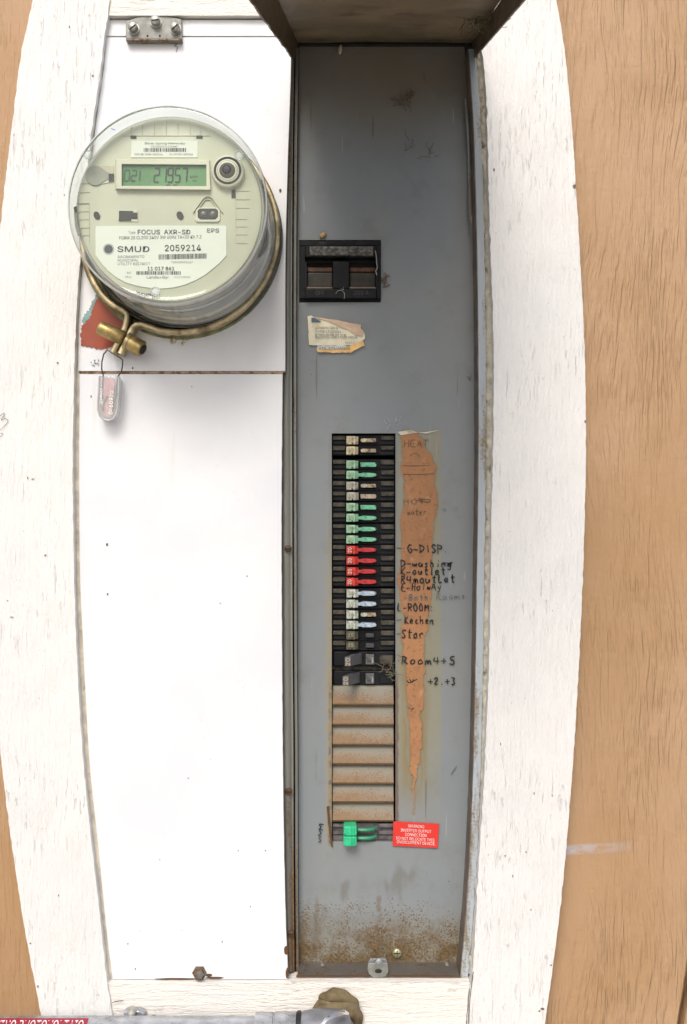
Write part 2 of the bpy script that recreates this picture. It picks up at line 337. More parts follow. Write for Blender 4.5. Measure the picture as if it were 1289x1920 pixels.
def m_grey():                     # breaker cover: grey enamel with dirt, painted-in lid bounce, glue ghost, rust bloom at the foot
    t = NT('grey_enamel'); x, y, z = t.sep()
    def zz(py): return R(0, py, 0).z - PANEL.z
    def xx(px): return R(px, 0, 0).x - PANEL.x
    c = t.mix(t.rr(t.noise(7, 4), .35, .7), (.214, .240, .252, 1), (.236, .252, .252, 1))
    c = t.mix(t.ma('MULTIPLY', t.rr(z, zz(330), zz(90)), t.rr(t.noise(12, 3), .2, .7, .45, .8)), c, (.20, .155, .09, 1))  # brown bounce under the lid, painted into the enamel and fading downwards
    c = t.mix(t.ma('MULTIPLY', t.rr(t.noise(24, 5, .65), .50, .78), .5), c, (.17, .165, .14, 1))
    # glue ghost of the missing directory card
    e = t.ma('MULTIPLY', t.ma('SUBTRACT', t.noise(60, 3), .5), .006)
    xe = t.ma('ADD', x, e); ze = t.ma('ADD', z, e)
    g = t.ma('MULTIPLY', t.ma('MULTIPLY', t.rr(xe, xx(744), xx(747)), t.rr(xe, xx(826), xx(829), 1.0, 0.0)), t.ma('MULTIPLY', t.rr(ze, zz(810), zz(805), 1.0, 0.0), t.rr(ze, zz(1600), zz(1300))))
    c = t.mix(t.ma('MULTIPLY', g, .75), c, (.27, .255, .17, 1))
    # ochre halo where rain ran beside the strip and along the slot
    tall = t.mp((1, 1, .12)); run = t.noise(120, 4, .6, tall)
    h1 = t.ma('MULTIPLY', t.ma('MULTIPLY', t.rr(xe, xx(742), xx(765)), t.rr(xe, xx(788), xx(815), 1.0, 0.0)), t.ma('MULTIPLY', t.rr(ze, zz(1550), zz(1440)), t.rr(ze, zz(1200), zz(1050), 1.0, 0.0)))
    c = t.mix(t.ma('MULTIPLY', t.ma('MULTIPLY', h1, t.rr(run, .38, .60, .25, 1.0)), .8), c, (.235, .17, .06, 1))
    for ex in (619.5, 744):
        el = t.ma('MULTIPLY', t.rr(t.ma('ABSOLUTE', t.ma('SUBTRACT', xe, xx(ex))), .0008, .0034, 1.0, 0.0), t.ma('MULTIPLY', t.rr(z, zz(1330), zz(1270)), t.rr(z, zz(1590), zz(1570))))
        el = t.ma('MULTIPLY', t.ma('MULTIPLY', t.rr(t.ma('ABSOLUTE', t.ma('SUBTRACT', xe, xx(ex))), .0008, .0034, 1.0, 0.0), t.rr(z, zz(1300), zz(1240), 1.0, .15)), t.ma('MULTIPLY', t.rr(z, zz(1592), zz(1575)), t.rr(z, zz(830), zz(810), 1.0, 0.0)))
        c = t.mix(t.ma('MULTIPLY', el, .8), c, (.13, .075, .04, 1))
    h2 = t.ma('MULTIPLY', t.ma('MULTIPLY', t.rr(xe, xx(606), xx(617)), t.rr(xe, xx(626), xx(628), 1.0, 0.0)), t.ma('MULTIPLY', t.rr(ze, zz(1600), zz(1560)), t.rr(ze, zz(1200), zz(860), 1.0, 0.0)))
    c = t.mix(t.ma('MULTIPLY', t.ma('MULTIPLY', h2, t.rr(t.noise(130, 4), .3, .55)), .7), c, (.30, .255, .15, 1))
    # rust bloom
    dens = t.rr(z, zz(1790), zz(1600), 1.0, 0.0)
    f1 = t.noise(430, 3, .6); f0 = t.noise(30, 3); thr = t.ma('SUBTRACT', .78, t.ma('ADD', t.ma('MULTIPLY', dens, .30), t.ma('MULTIPLY', t.ma('SUBTRACT', f0, .5), .60))); sp = t.rr(t.ma('SUBTRACT', f1, thr), 0.0, .05)
    wide = t.ma('MULTIPLY', t.rr(z, zz(1785), zz(1695), 1.0, 0.0), t.rr(t.noise(34, 5, .7), .38, .58, .15, 1.0))
    rustc = t.mix(t.rr(t.noise(300, 3), .35, .65), (.07, .042, .015, 1), (.165, .105, .04, 1))
    c = t.mix(t.ma('MULTIPLY', t.rr(z, zz(1800), zz(1690), .5, 0.0), .9), c, (.25, .22, .13, 1))
    c = t.mix(t.ma('MULTIPLY', wide, .92), c, rustc)
    c = t.mix(t.ma('MULTIPLY', t.ma('MULTIPLY', sp, t.rr(dens, .03, .12)), .85), c, rustc)
    # two rust runs
    for px, y0, y1, w in ((710, 1660, 1790, 5), (741, 1730, 1790, 2.2), (752, 1720, 1790, 2.0)):
        b = t.ma('MULTIPLY', t.rr(t.ma('ABSOLUTE', t.ma('SUBTRACT', xe, xx(px))), w * KP * .4, w * KP * 1.3, 1.0, 0.0), t.ma('MULTIPLY', t.rr(z, zz(y0), zz(y0 + 30), 0.0, 1.0), t.rr(z, zz(y1), zz(y1 - 6))))
        c = t.mix(t.ma('MULTIPLY', t.ma('MULTIPLY', b, t.rr(t.noise(110, 4), .35, .6)), .55), c, (.13, .07, .025, 1))
    stk = t.ma('MULTIPLY', t.rr(t.noise(95, 4, .6, t.mp((1, 1, .07))), .56, .68), t.ma('MULTIPLY', t.rr(ze, zz(1790), zz(1600), 1.0, 0.0), t.rr(t.noise(14, 2), .45, .6)))
    c = t.mix(t.ma('MULTIPLY', stk, .7), c, (.13, .085, .035, 1))
    for sd, (ang, sc_) in enumerate(((.45, 60), (-.6, 48), (1.3, 75))):   # fine scratches
        sv = t.mp((1, 1, .035), rot=(0, ang, 0), loc=(sd * 3.1, 0, sd)); ln = t.ma('MULTIPLY', t.rr(t.noise(sc_ * 3, 1, .5, sv), .705, .73), t.rr(t.noise(9 + sd * 3, 2), .52, .6))
        c = t.mix(t.ma('MULTIPLY', ln, .5), c, (.36, .37, .36, 1) if sd != 1 else (.10, .09, .07, 1))
    # edge rust at the right-hand edge and mud smears low down
    sm = t.ma('MULTIPLY', t.rr(t.noise(38, 3, .5, t.mp((1, 1, .5), rot=(0, .5, 0))), .55, .72), t.rr(z, zz(1640), zz(1600), 1.0, 0.0))
    c = t.mix(t.ma('MULTIPLY', sm, .45), c, (.12, .105, .075, 1))
    # nicks and web scraps
    n1 = t.ma('MULTIPLY', t.rr(t.vor(40), .05, .025), t.rr(t.noise(17, 2), .5, .56)); c = t.mix(t.ma('MULTIPLY', n1, .8), c, (.08, .06, .04, 1))
    return t.fin(c, t.rr(t.noise(30, 4), .3, .7, .38, .52), 0, t.bump(t.ma('ADD', t.noise(120, 4), t.ma('MULTIPLY', wide, .4)), .12, .0012))
def m_rusty(name, base, rust, lo=.45, hi=.62, sc=40, metal=.3, stretch=.25, rough=.55):
    t = NT(name); v = t.mp((1, 1, stretch)); n1 = t.noise(sc, 6, .65, v); n2 = t.noise(300, 4, .6)
    c = t.mix(t.rr(t.noise(18, 4, .6, v), .35, .65), c4(base), c4(tuple(k * .72 for k in base)))
    f = t.rr(t.ma('ADD', n1, t.ma('MULTIPLY', t.ma('SUBTRACT', n2, .5), .25)), lo, hi)
    c = t.mix(f, c, t.mix(n2, c4(rust), c4(tuple(k * .5 for k in rust))))
    return t.fin(c, t.rr(f, 0.0, 1.0, rough - .1, .85), t.rr(f, 0.0, 1.0, metal, 0.0), t.bump(t.ma('ADD', n1, n2), .25, .0008))
def m_filler():                  # blank filler plate: grey paint going to speckled rust at its lower and left side
    t = NT('rust_speckled_blank'); x, y, z = t.sep(); oi = t.n('ShaderNodeObjectInfo')
    off = t.n('ShaderNodeVectorMath'); off.operation = 'ADD'; t.l(t.co, off.inputs[0]); sc_ = t.n('ShaderNodeVectorMath'); sc_.operation = 'SCALE'; sc_.inputs[0].default_value = (3.1, 1.7, 2.3); t.l(oi.outputs['Random'], sc_.inputs['Scale']); t.l(sc_.outputs[0], off.inputs[1]); v = off.outputs[0]
    low = t.rr(z, -.002, .0185, 1.0, 0.0)     # object origin sits near the plate's lower edge
    left = t.rr(x, -.035, .03, 1.0, .62)
    d = t.ma('MULTIPLY', low, left)
    n1 = t.noise(640, 3, .6, v); n0 = t.noise(60, 3, .5, v)
    sp = t.rr(t.ma('ADD', t.ma('SUBTRACT', n1, .66), t.ma('ADD', t.ma('MULTIPLY', d, .30), t.ma('MULTIPLY', t.ma('SUBTRACT', n0, .5), .35))), 0.0, .05)
    c = t.mix(t.noise(22, 4, .6, v), (.215, .205, .165, 1), (.26, .245, .19, 1))
    c = t.mix(t.rr(d, 0.0, .9, 0.0, .95), c, (.215, .135, .075, 1))
    c = t.mix(t.ma('MULTIPLY', sp, .85), c, t.mix(t.noise(200, 2, .5, v), (.14, .075, .03, 1), (.24, .145, .055, 1)))
    c = t.mix(t.rr(z, -.006, -.0035, .8, 0.0), c, (.20, .12, .085, 1))
    return t.fin(c, .6, 0, t.bump(n1, .3, .0006))
def m_clear(name, tint=(.93, .96, .95), refl=.18, rough=.04, haze=0.0):
    t = NT(name); t.t.nodes.remove(t.p); tr = t.n('ShaderNodeBsdfTransparent'); tr.inputs[0].default_value = c4(tint)
    gl = t.n('ShaderNodeBsdfGlossy'); gl.inputs['Roughness'].default_value = rough; gl.inputs[0].default_value = (.95, .97, 1, 1)
    lw = t.n('ShaderNodeLayerWeight'); lw.inputs[0].default_value = .32
    f = t.rr(lw.outputs['Facing'], .15, 1.0, refl * .25, min(1, refl * 4))
    mx = t.n('ShaderNodeMixShader'); t.l(f, mx.inputs[0]); t.l(tr.outputs[0], mx.inputs[1]); t.l(gl.outputs[0], mx.inputs[2]); last = mx.outputs[0]
    if haze:
        df = t.n('ShaderNodeBsdfDiffuse'); df.inputs[0].default_value = (.8, .84, .82, 1); m2 = t.n('ShaderNodeMixShader'); hz = t.rr(t.noise(25, 4), .3, .7, haze * .4, haze * 1.5)
        t.l(hz, m2.inputs[0]); t.l(last, m2.inputs[1]); t.l(df.outputs[0], m2.inputs[2]); last = m2.outputs[0]
    t.l(last, t.out.inputs[0]); return t.m

D_SID, D_BRD, D_RIM, D_COV = 22.0, 50.0, 34.0, 40.0
PANEL = R(540, 1838, 0)
SCUFF = (R(1060, 1594, D_SID), R(1225, 1590, D_SID))
W_BOARD = m_board('white_rough_sawn_board'); W_BOARD_H = m_board('cream_rough_sawn_board', False, (.79, .755, .69))
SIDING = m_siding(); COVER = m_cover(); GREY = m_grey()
RAIL = m_rusty('worn_grey_rail', (.23, .23, .20), (.20, .105, .035), .50, .66, 30, .1, .12)
RIM = m_rusty('chalky_rim_paint', (.40, .45, .49), (.30, .24, .16), .50, .66, 45, 0, .15, .6)
CAULK = simple('dirty_caulk', (.52, .49, .40), .8, 0, .25, 60, .8, 260, (.20, .16, .10), 90, .52, .70)
TANC = simple('tan_caulk', (.62, .57, .47), .8, 0, .2, 50, .4, 300, (.38, .32, .22), 40, .52, .75)
DARK = simple('dark_cavity', (.012, .011, .010), .8, 0, .3)
LIDM = simple('brown_grey_lid_paint', (.18, .14, .085), .48, 0, .18, 14, .25, 150, (.085, .055, .03), 18, .5, .72)
LIDF = m_rusty('rusty_lid_flange', (.085, .062, .034), (.10, .048, .018), .48, .75, 14, 0, 1)
RUSTE = m_rusty('rusted_edge', (.075, .055, .038), (.13, .062, .022), .35, .55, 60, 0, .5)
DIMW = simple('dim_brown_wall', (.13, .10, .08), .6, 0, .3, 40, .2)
BLACKP = simple('black_bakelite', (.010, .011, .013), .50, 0, .3, 40, .15, 500, (.028, .026, .023), 60, .55, .8, .22)
DUSTY = simple('dust_on_bakelite', (.085, .075, .055), .75, 0, .4, 120, .3, 500, (.025, .022, .018), 90, .45, .65)
BRASS = simple('tarnished_brass', (.42, .32, .13), .42, .7, .3, 90, .35, 380, (.16, .11, .05), 70, .48, .72)
BRONZE = simple('weathered_clamp_steel', (.60, .50, .30), .36, .8, .25, 60, .3, 420, (.20, .15, .075), 45, .45, .68)
ZINC = simple('zinc_plate', (.42, .42, .38), .42, .65, .25, 120, .3, 500, (.17, .13, .08), 80, .55, .72)
STEEL = simple('galvanised_steel', (.40, .42, .45), .32, .75, .22, 50, .2, 300, (.22, .22, .22), 60, .55, .75)
BRKT = simple('dull_grey_bracket', (.235, .24, .215), .5, .25, .2, 80, .3, 500, (.17, .13, .08), 60, .58, .75)
FACE = simple('cream_meter_face', (.49, .50, .375), .5, 0, .05, 20, .05)
FACE2 = simple('cream_meter_moulding', (.58, .57, .44), .45, 0, .05, 20)
MBODY = simple('pale_meter_body', (.40, .395, .36), .45, 0, .12, 20, .05, 200, (.36, .34, .30), 20, .5, .8)
LABW = simple('printed_label_white', (.66, .69, .60), .45, 0, .03, 20)
INK = simple('black_print', (.03, .035, .04), .6, 0, .1)
INKG = simple('grey_print', (.16, .17, .16), .6, 0, .1)
MARK = simple('black_marker', (.013, .013, .015), .5, 0, .2)
MARKF = simple('faded_marker', (.12, .13, .13), .6, 0, .3)
PENB = simple('faint_blue_pen', (.13, .15, .20), .6, 0, .3)
PENC = simple('brown_pen', (.12, .075, .04), .6, 0, .3)
CLEAR = m_clear('clear_meter_dome', (.925, .955, .94), .11, .05, .018)
CLEARS = m_clear('clear_seal_plastic', (.90, .90, .90), .30, .12, .22)

# ------------------------------------------------------------------ ground and wall
solo('ground', MB().add([(-40, -60, 0), (40, -60, 0), (40, .6, 0), (-40, .6, 0)], [(0, 1, 2, 3)]), simple('pale_concrete_ground', (.34, .32, .29), .9, 0, .2, 3, .4, 60), None, None, (0, 0, 0), kind='structure')
wall = thing('wall', None, None, (0, -D_SID * .001, 0), kind='structure')
def yrow(y): return y
gr = curve([(1270, -700), (1300, -200), (1318, 200), (1328, 600), (1330, 900), (1326, 1200), (1316, 1500), (1301, 1750), (1286, 1860), (1276, 1920), (1255, 2100), (1200, 3200)])
gl = curve([(-75, -700), (-95, -200), (-110, 200), (-120, 700), (-118, 1200), (-105, 1600), (-85, 1920), (-60, 3200)])
def off(f, k): return lambda y: f(y) + k
ys0, ys1 = -640, 3180
part('siding_panel', MB().strip(lambda y: 980, off(gr, -7), ys0, ys1, D_SID, 4, 40, 10), SIDING, wall)
part('siding_panel', MB().strip(off(gr, 7), off(gr, 330), ys0, ys1, D_SID, 4, 40, 6), SIDING, wall)
part('siding_panel', MB().strip(off(gr, 344), lambda y: 6500, ys0, ys1, D_SID, 4, 80, 8), SIDING, wall)
part('siding_panel', MB().strip(off(gl, 7), lambda y: 130, ys0, ys1, D_SID, 4, 40, 8), SIDING, wall)
part('siding_panel', MB().strip(lambda y: -5200, off(gl, -7), ys0, ys1, D_SID, 4, 80, 8), SIDING, wall)
part('siding_panel', MB().strip(lambda y: 130.5, lambda y: 979.5, ys0, -200, D_SID, 4, 40, 6), SIDING, wall)
part('siding_panel', MB().strip(lambda y: 130.5, lambda y: 979.5, 2150, ys1, D_SID, 4, 40, 6), SIDING, wall)
GROOVE = simple('shaded_groove', (.30, .185, .09), .8, 0, .2)
part('siding_groove', MB().box(-5200, ys0, 100, ys1, 3, -2), GROOVE, wall); part('siding_groove', MB().box(1000, ys0, 6500, ys1, 3, -2), GROOVE, wall)

# ------------------------------------------------------------------ trim boards
bLo = curve([(95, -200), (62, 0), (42, 90), (25, 220), (8, 360), (-6, 500), (-14, 700), (-17, 900), (-13, 1100), (-4, 1350), (22, 1580), (50, 1760), (75, 1890), (84, 1935), (120, 2150)])
bLi = curve([(222, -150), (203, 25), (195, 78), (189, 130), (170, 260), (156, 420), (143, 600), (139, 720), (136.5, 900), (138, 1001), (140, 1110), (146, 1260), (156, 1420), (172, 1580), (184.5, 1688), (195, 1785), (201, 1840), (212, 1910), (240, 2100)])
bRi = curve([(893, -150), (898, 0), (903, 88), (910, 146), (915, 279), (919.5, 453), (925, 600), (925.5, 819), (922, 965), (919.5, 1147), (915.5, 1300), (908, 1461), (898, 1623), (892, 1736), (887, 1816), (880, 1881), (876, 1930), (860, 2100)])
bRo = curve([(1015, -200), (1044, 0), (1058, 87), (1072, 226), (1080, 348), (1089, 500), (1096, 640), (1099, 800), (1096, 1000), (1090, 1160), (1083, 1300), (1066, 1545), (1056, 1655), (1043, 1768), (1032, 1849), (1022, 1920), (995, 2100)])
tb = MB().strip(bLo, bLi, -180, 2120, D_BRD, D_SID - 4, 7, 14, 1.2, 1.5, 1.4, 3)
lb = solo('trim_board', tb, W_BOARD, 'wide white painted trim board left of the meter, with a pencil scribble', 'trim board', R(60, 2120, D_SID), True, 'white boards framing the panel', angle=50)
scr = MB()
for st in ([(-3, 783), (5, 776), (9, 774), (8, 780), (1, 789), (10, 784), (17, 789), (8, 800), (-2, 808)], [(-2, 813), (6, 812), (3, 818), (-3, 820)]): rib(scr, st, 1.0, D_BRD + 1.3, .3)
part('scribble', scr, MARKF, lb, stuff=True)
rb_ = solo('trim_board', MB().strip(bRi, bRo, -180, 2120, D_BRD, D_SID - 4, 7, 14, 1.2, 2.2, 1.3, 9), W_BOARD, 'wide white painted trim board right of the grey breaker cover', 'trim board', R(950, 2120, D_SID), True, 'white boards framing the panel', angle=50)
solo('trim_board', MB().strip(off(bLi, 1.2), off(bRi, -1.2), -180, 29, D_BRD - 3, D_SID - 4, 8, 24, .8, 0, 0, 4), W_BOARD_H, 'short white trim board above the silver bracket', 'trim board', R(540, 29, D_SID), True, 'white boards framing the panel', angle=50)
solo('trim_board', MB().strip(off(bLi, 1.5), off(bRi, -3.0), 1842, 2120, D_BRD - 4, D_SID - 4, 7, 30, 1.6, 0, 1.5, 14), W_BOARD_H, 'cream trim board below the white cover and above the conduit', 'trim board', R(540, 2120, D_SID), True, 'white boards framing the panel', angle=50)

def chips(lst, d, parent, seed):
    m = MB()
    for i, (x, y, rx, ry) in enumerate(lst):
        m.prism([(x + rx * math.cos(k * .7) * (1 + .6 * nz(k * 1.7, i, seed)), y + ry * math.sin(k * .7) * (1 + .6 * nz(k * 1.3, i + 9, seed))) for k in range(9)], d + 1.1, d - 1)
    part('paint_chip', m, simple('chip_brown', (.16, .12, .085), .8), parent, stuff=True)
chips([(1078, 349, 3, 3.5), (1018, 1892, 3.5, 1.8), (1012, 1896, 2, 1), (939, 1395, .9, 2), (987, 1598, 1.3, 1.1), (948, 1605, 1.2, .9), (1098, 790, 1.5, 2.2), (927, 318, 1.2, 3), (1034, 1810, 1.5, 1.2), (962, 1643, .8, 2.4), (996, 1706, .8, 1.6), (1002, 1488, .9, 2.2), (1036, 1492, .8, 2)], D_BRD, rb_, 2)
chips([(85, 1041, 1.5, 1.6), (108, 680, 1.8, 1.6), (14, 1126, 1, .9), (57, 1769, 1.5, 1.2), (52, 896, .9, 2), (110, 1679, .9, 1.6), (121, 365, 1, 1), (62, 898, 2.5, .7), (22, 1157, 3, .6), (174, 141, 1.6, .8), (130, 50, .9, 1.8), (71, 1850, 1.1, 2)], D_BRD, lb, 7)
# ------------------------------------------------------------------ the electrical panel
panel = thing('electrical_panel', 'tall wall-mounted electrical panel with white covers, grey breaker cover and raised lid', 'electrical panel', PANEL)
dL = curve([(562, 85), (560, 200), (558, 400), (557.5, 700), (558, 1000), (558.5, 1200), (560, 1400), (560.5, 1600), (562, 1806)])
dR = curve([(871, 85), (880, 217), (886, 388), (889.5, 600), (890, 900), (887, 1100), (884, 1290), (875, 1580), (868, 1700), (858.5, 1806)])
def cavity():
    m = MB(); m.box(505, 40, 925, 1834, -26, -60); return m
part('back_box', MB().box(140, 31, 925, 1836, -62, -66).box(140, 31, 146, 1836, 20, -62).box(505, 45, 509, 1830, 15, -62).box(915, 45, 925, 1830, 15, -62), DARK, panel)
# breaker cover, with cut-outs
H1 = (561.5, 450, 714.5, 567); H2 = (622.5, 812.5, 742, 1578)
def deadfront():
    m = MB(); ys = sorted(set([85, 450, 567, 812.5, 1578, 1806] + [85 + 1721 * i / 60 for i in range(61)]))
    ys = [y for i, y in enumerate(ys) if i == 0 or y - ys[i-1] > .01]
    xs0 = [561.5, 585, 622.5, 650, 680, 714.5, 742, 770, 800, 830]
    def warp(x, y): return .9 * nz(x * .008, y * .006, 5)
    for j in range(len(ys) - 1):
        ya, yb = ys[j], ys[j + 1]; ym = (ya + yb) / 2
        def cols(y): return [dL(y)] + xs0 + [dR(y)]
        ca, cb = cols(ya), cols(yb)
        for i in range(len(ca) - 1):
            xm = (ca[i] + ca[i + 1]) / 2
            if any(h[0] < xm < h[2] and h[1] < ym < h[3] for h in (H1, H2)): continue
            q = [(ca[i], ya), (cb[i], yb), (cb[i+1], yb), (ca[i+1], ya)]
            fr = [R(x, y, warp(x, y)) for x, y in q]; m.add(fr, [(0, 1, 2, 3)])
    for h in (H1, H2):           # returned edges of the cut-outs
        q = [R(h[0], h[1], 0), R(h[0], h[3], 0), R(h[2], h[3], 0), R(h[2], h[1], 0)]; b = [p + Vector((0, .004, 0)) for p in q]
        m.add(q + b, [(0, 1, 5, 4), (1, 2, 6, 5), (2, 3, 7, 6), (3, 0, 4, 7)])
    for f in (dL, dR):
        for j in range(len(ys) - 1):
            a, c = R(f(ys[j]), ys[j], warp(f(ys[j]), ys[j])), R(f(ys[j+1]), ys[j+1], warp(f(ys[j+1]), ys[j+1])); m.add([a, c, c + Vector((0, .012, 0)), a + Vector((0, .012, 0))], [(0, 1, 2, 3)])
    b = bmesh.new(); vs = [b.verts.new(v) for v in m.v]
    for f in m.f:
        try: b.faces.new([vs[i] for i in f])
        except ValueError: pass
    bmesh.ops.remove_doubles(b, verts=b.verts, dist=1e-6); return MB().bm(b)
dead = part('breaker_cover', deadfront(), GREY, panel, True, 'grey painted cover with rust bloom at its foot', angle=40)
# rim left, centre rail, right wall, rim, caulk, bottom ledge
cvR = curve([(546, 60), (546, 100), (540, 300), (535.5, 480), (535, 695)])
lcR = curve([(530, 700), (528, 1000), (529, 1200), (531.5, 1500), (533.5, 1620), (537, 1750), (541, 1838)])
def rail_l(y): return (cvR(y) if y < 697 else lcR(y)) - 3
def rail_prof():
    m = MB(); ys = rng(92, 1822, 14); P = []; n = 7
    for y in ys:
        a = rail_l(y); b = dL(y) - 9.5; row = []
        for i in range(n + 1):
            t = i / n; x = a + (b - a) * t; row.append(R(x, y, 22 + 5 * math.sin(math.pi * min(1, t * 1.15)) + .5 * nz(y * .1, i)))
        row.append(R(b, y, 5)); P += row
    w = n + 2; fs = []
    for j in range(len(ys) - 1):
        for i in range(w - 1): fs.append((j*w+i, (j+1)*w+i, (j+1)*w+i+1, j*w+i+1))
    return m.add(P, fs)
part('centre_rail', rail_prof(), RAIL, panel, True)
part('inner_flange', MB().strip(off(dL, -6.6), off(dL, -1.8), 90, 1822, 14, -10, 24, 1, 0, .5, .3, 31), RAIL, panel)
for sx, sy in ((540, 1029), (541, 1485), (545, 1752)):
    s = part('rail_screw', MB().lathe(sx, sy, [(0, 29.5), (4, 29.3), (6.4, 28.3), (6.8, 26), (6.8, 22)], 29, 20), RUSTE, panel, True)
    part('slot', MB().box(sx - 5, sy - .8, sx + 5, sy + .8, 29.8, 28.6), DARK, s)
rI0 = off(dR, 6); rI1 = off(dR, 21)
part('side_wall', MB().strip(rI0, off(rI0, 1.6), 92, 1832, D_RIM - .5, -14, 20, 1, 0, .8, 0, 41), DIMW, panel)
part('panel_rim', MB().strip(off(rI0, 1.7), rI1, 92, 1832, D_RIM, 8, 10, 2, .5, .4, 1.6, 44), RIM, panel, True)
caul = MB(); ys = rng(88, 1826, 6)
cp = []
for y in ys:
    a = rI1(y) - 2; b = bRi(y) + 5
    for i in range(5):
        t = i / 4; x = a + (b - a) * t; cp.append(R(x, y, 30 + 10 * t + 3.5 * nz(x * .2, y * .09, 3) + 2 * nz(x * .4, y * .3, 8)))
caul.add(cp, [(j*5+i, (j+1)*5+i, (j+1)*5+i+1, j*5+i+1) for j in range(len(ys) - 1) for i in range(4)])
part('caulk_bead', caul, CAULK, panel, True, angle=80)
cp = []; caul = MB(); ys = rng(40, 1835, 8)
for y in ys:
    a = bLi(y) - 3; b = bLi(y) + 24
    for i in range(5):
        t = i / 4; x = a + (b - a) * t; cp.append(R(x, y, 40 - 6 * t + 2.0 * nz(x * .2, y * .05, 13) + 1 * nz(x * .4, y * .3, 8)))
caul.add(cp, [(j*5+i, (j+1)*5+i, (j+1)*5+i+1, j*5+i+1) for j in range(len(ys) - 1) for i in range(4)])
part('caulk_bead', caul, TANC, panel, True, angle=80)
zl = R(0, 1830, D_RIM).z
xa, xb = R(558, 1830, D_RIM).x, R(862, 1830, D_RIM).x
led = MB().prism3([Vector((xa, -.0005, zl)), Vector((xb, -.0005, zl)), Vector((xb, -.0005, zl + .0014)), Vector((xa, -.0005, zl + .0014))], Vector((0, -.0335, 0)))
part('bottom_ledge', led, m_rusty('dusty_brown_ledge', (.13, .12, .105), (.14, .075, .035), .5, .7, 40, 0, 1), panel)
part('bottom_lip', MB().box(556, 1829.6, 864, 1832, D_RIM + 1.5, D_RIM - 1), RUSTE, panel)
# screw heads lying on ledge
for sx in (605, 839): part('ledge_screw', MB().lathe(sx, 1812, [(0, 9), (3.6, 8.6), (4, 7), (4, 2)], 9, 14), ZINC, panel, True)
# white covers
uL = curve([(200.5, 68), (193.5, 140), (186, 190), (177, 262), (160, 450), (150.5, 560), (147, 697)])
lL = curve([(150, 700), (149, 892), (149.5, 1001), (151, 1092), (157, 1220), (160.5, 1293), (170, 1450), (184, 1580), (194.5, 1688), (205, 1785), (212, 1835)])
uc = part('upper_cover', MB().strip(uL, cvR, 70, 695.5, D_COV, D_COV - 12, 12, 10, .5), COVER, panel, True, angle=30)
lc = part('lower_cover', MB().strip(lL, lcR, 701.5, 1836, D_COV, D_COV - 12, 12, 10, .7, 0, .6, 6), COVER, panel, True, angle=30)
part('cover_strip', MB().strip(lambda y: 200.5 + (68 - y) * .05, lambda y: 532, 37.5, 67, D_COV, D_COV - 12, 6, 8, .2), COVER, panel, True, angle=30)
part('backing_frame', MB().box(140, 24, 530, 700, 27.5, 24).box(140, 690, 524, 1838.5, 27.2, 24), m_rusty('rust_tan_backing', (.36, .24, .15), (.25, .12, .05), .4, .62, 30, 0, .6), panel)
RUSTT = m_rusty('rust_line', (.52, .40, .26), (.30, .14, .05), .42, .6, 120, 0, 1)
part('seam_rust', MB().box(149, 696, 531, 700.5, D_COV - 2.5, D_COV - 8), RUSTT, panel)
# rust nibbles round the lower cover corner and bolt
nib = MB()
for (x0, y0, x1, y1, s_) in ((533, 1774, 541, 1790, 1), (536, 1815, 542, 1836, 2), (290, 1834, 372, 1837, 3), (384, 1832, 420, 1835.6, 4), (386, 1826, 398, 1832, 5)):
    n = 14; pts = []
    for i in range(n):
        a = 2 * math.pi * i / n; k = 1 + .45 * nz(i * 1.3, s_); pts.append(((x0+x1)/2 + (x1-x0)/2 * math.cos(a) * k, (y0+y1)/2 + (y1-y0)/2 * math.sin(a) * k))
    nib.prism(pts, D_COV + .7, D_COV - .5)
part('rust_spot', nib, RUSTE, lc, stuff=True)
# bare patch with teal fringe
def jag(pts, amp, seed, step=5):
    out = []
    for i in range(len(pts)):
        a = Vector(pts[i]); b = Vector(pts[(i + 1) % len(pts)]); n = max(1, int((b - a).length / step))
        for k in range(n):
            p = a.lerp(b, k / n); t = (b - a).normalized(); q = amp * nz(p.x * .35, p.y * .35, seed) * 2; out.append((p.x - t.y * q, p.y + t.x * q))
    return out
part('teal_primer', MB().prism(jag([(154, 602), (160, 590), (168, 580), (173, 563), (184, 551), (182, 575), (172, 596), (162, 612), (155, 608)], 2.2, 3, 2.2), D_COV + .7, D_COV - .5), simple('teal_primer', (.20, .34, .33), .6, 0, .2, 100), uc, label='teal primer fringe round the bare patch')
part('bare_patch', MB().prism(jag([(153, 611), (160, 606), (170, 592), (178, 570), (186, 551), (192, 546), (235, 590), (240, 640), (196, 654), (180, 653), (152, 648)], 1.7, 8, 2.2), D_COV + 1.0, D_COV - .5), simple('red_oxide_primer', (.30, .062, .028), .55, 0, .12, 40, .1), uc, label='peeled patch of red primer left of the brass bolt')
tm = MB()
for i in range(26):
    x = 169 + random.gauss(9, 4); y = 679 + random.gauss(0, 3.5); tm.prism([(x, y), (x + random.uniform(1, 2.5), y + .6), (x + random.uniform(.5, 2), y + random.uniform(1, 2.2))], D_COV + .9, D_COV - .5)
part('paint_fleck', tm, simple('teal_fleck', (.16, .25, .28), .6), uc, stuff=True)
chip = MB()
for x, y, r in ((526, 357, 3.0), (201, 1021, 2.6), (202, 1114, 1.8), (171, 743, 1.6), (417, 1766, 1.2), (470, 1700, 1), (240, 1770, 1.2), (254, 1817, 1.3), (447, 1595, 1), (300, 1612, 1), (498, 1595, 1.2), (249, 690, 1.8), (360, 725, 1)):
    chip.prism([(x + r * (1 + .5 * nz(x, i)) * math.cos(i * 1.05) * .8, y + r * (1 + .5 * nz(y, i)) * math.sin(i * 1.05) * 1.2) for i in range(6)], D_COV + .8, D_COV - .5)
part('paint_chip', chip, simple('dark_chip', (.10, .075, .06), .7), lc, stuff=True)
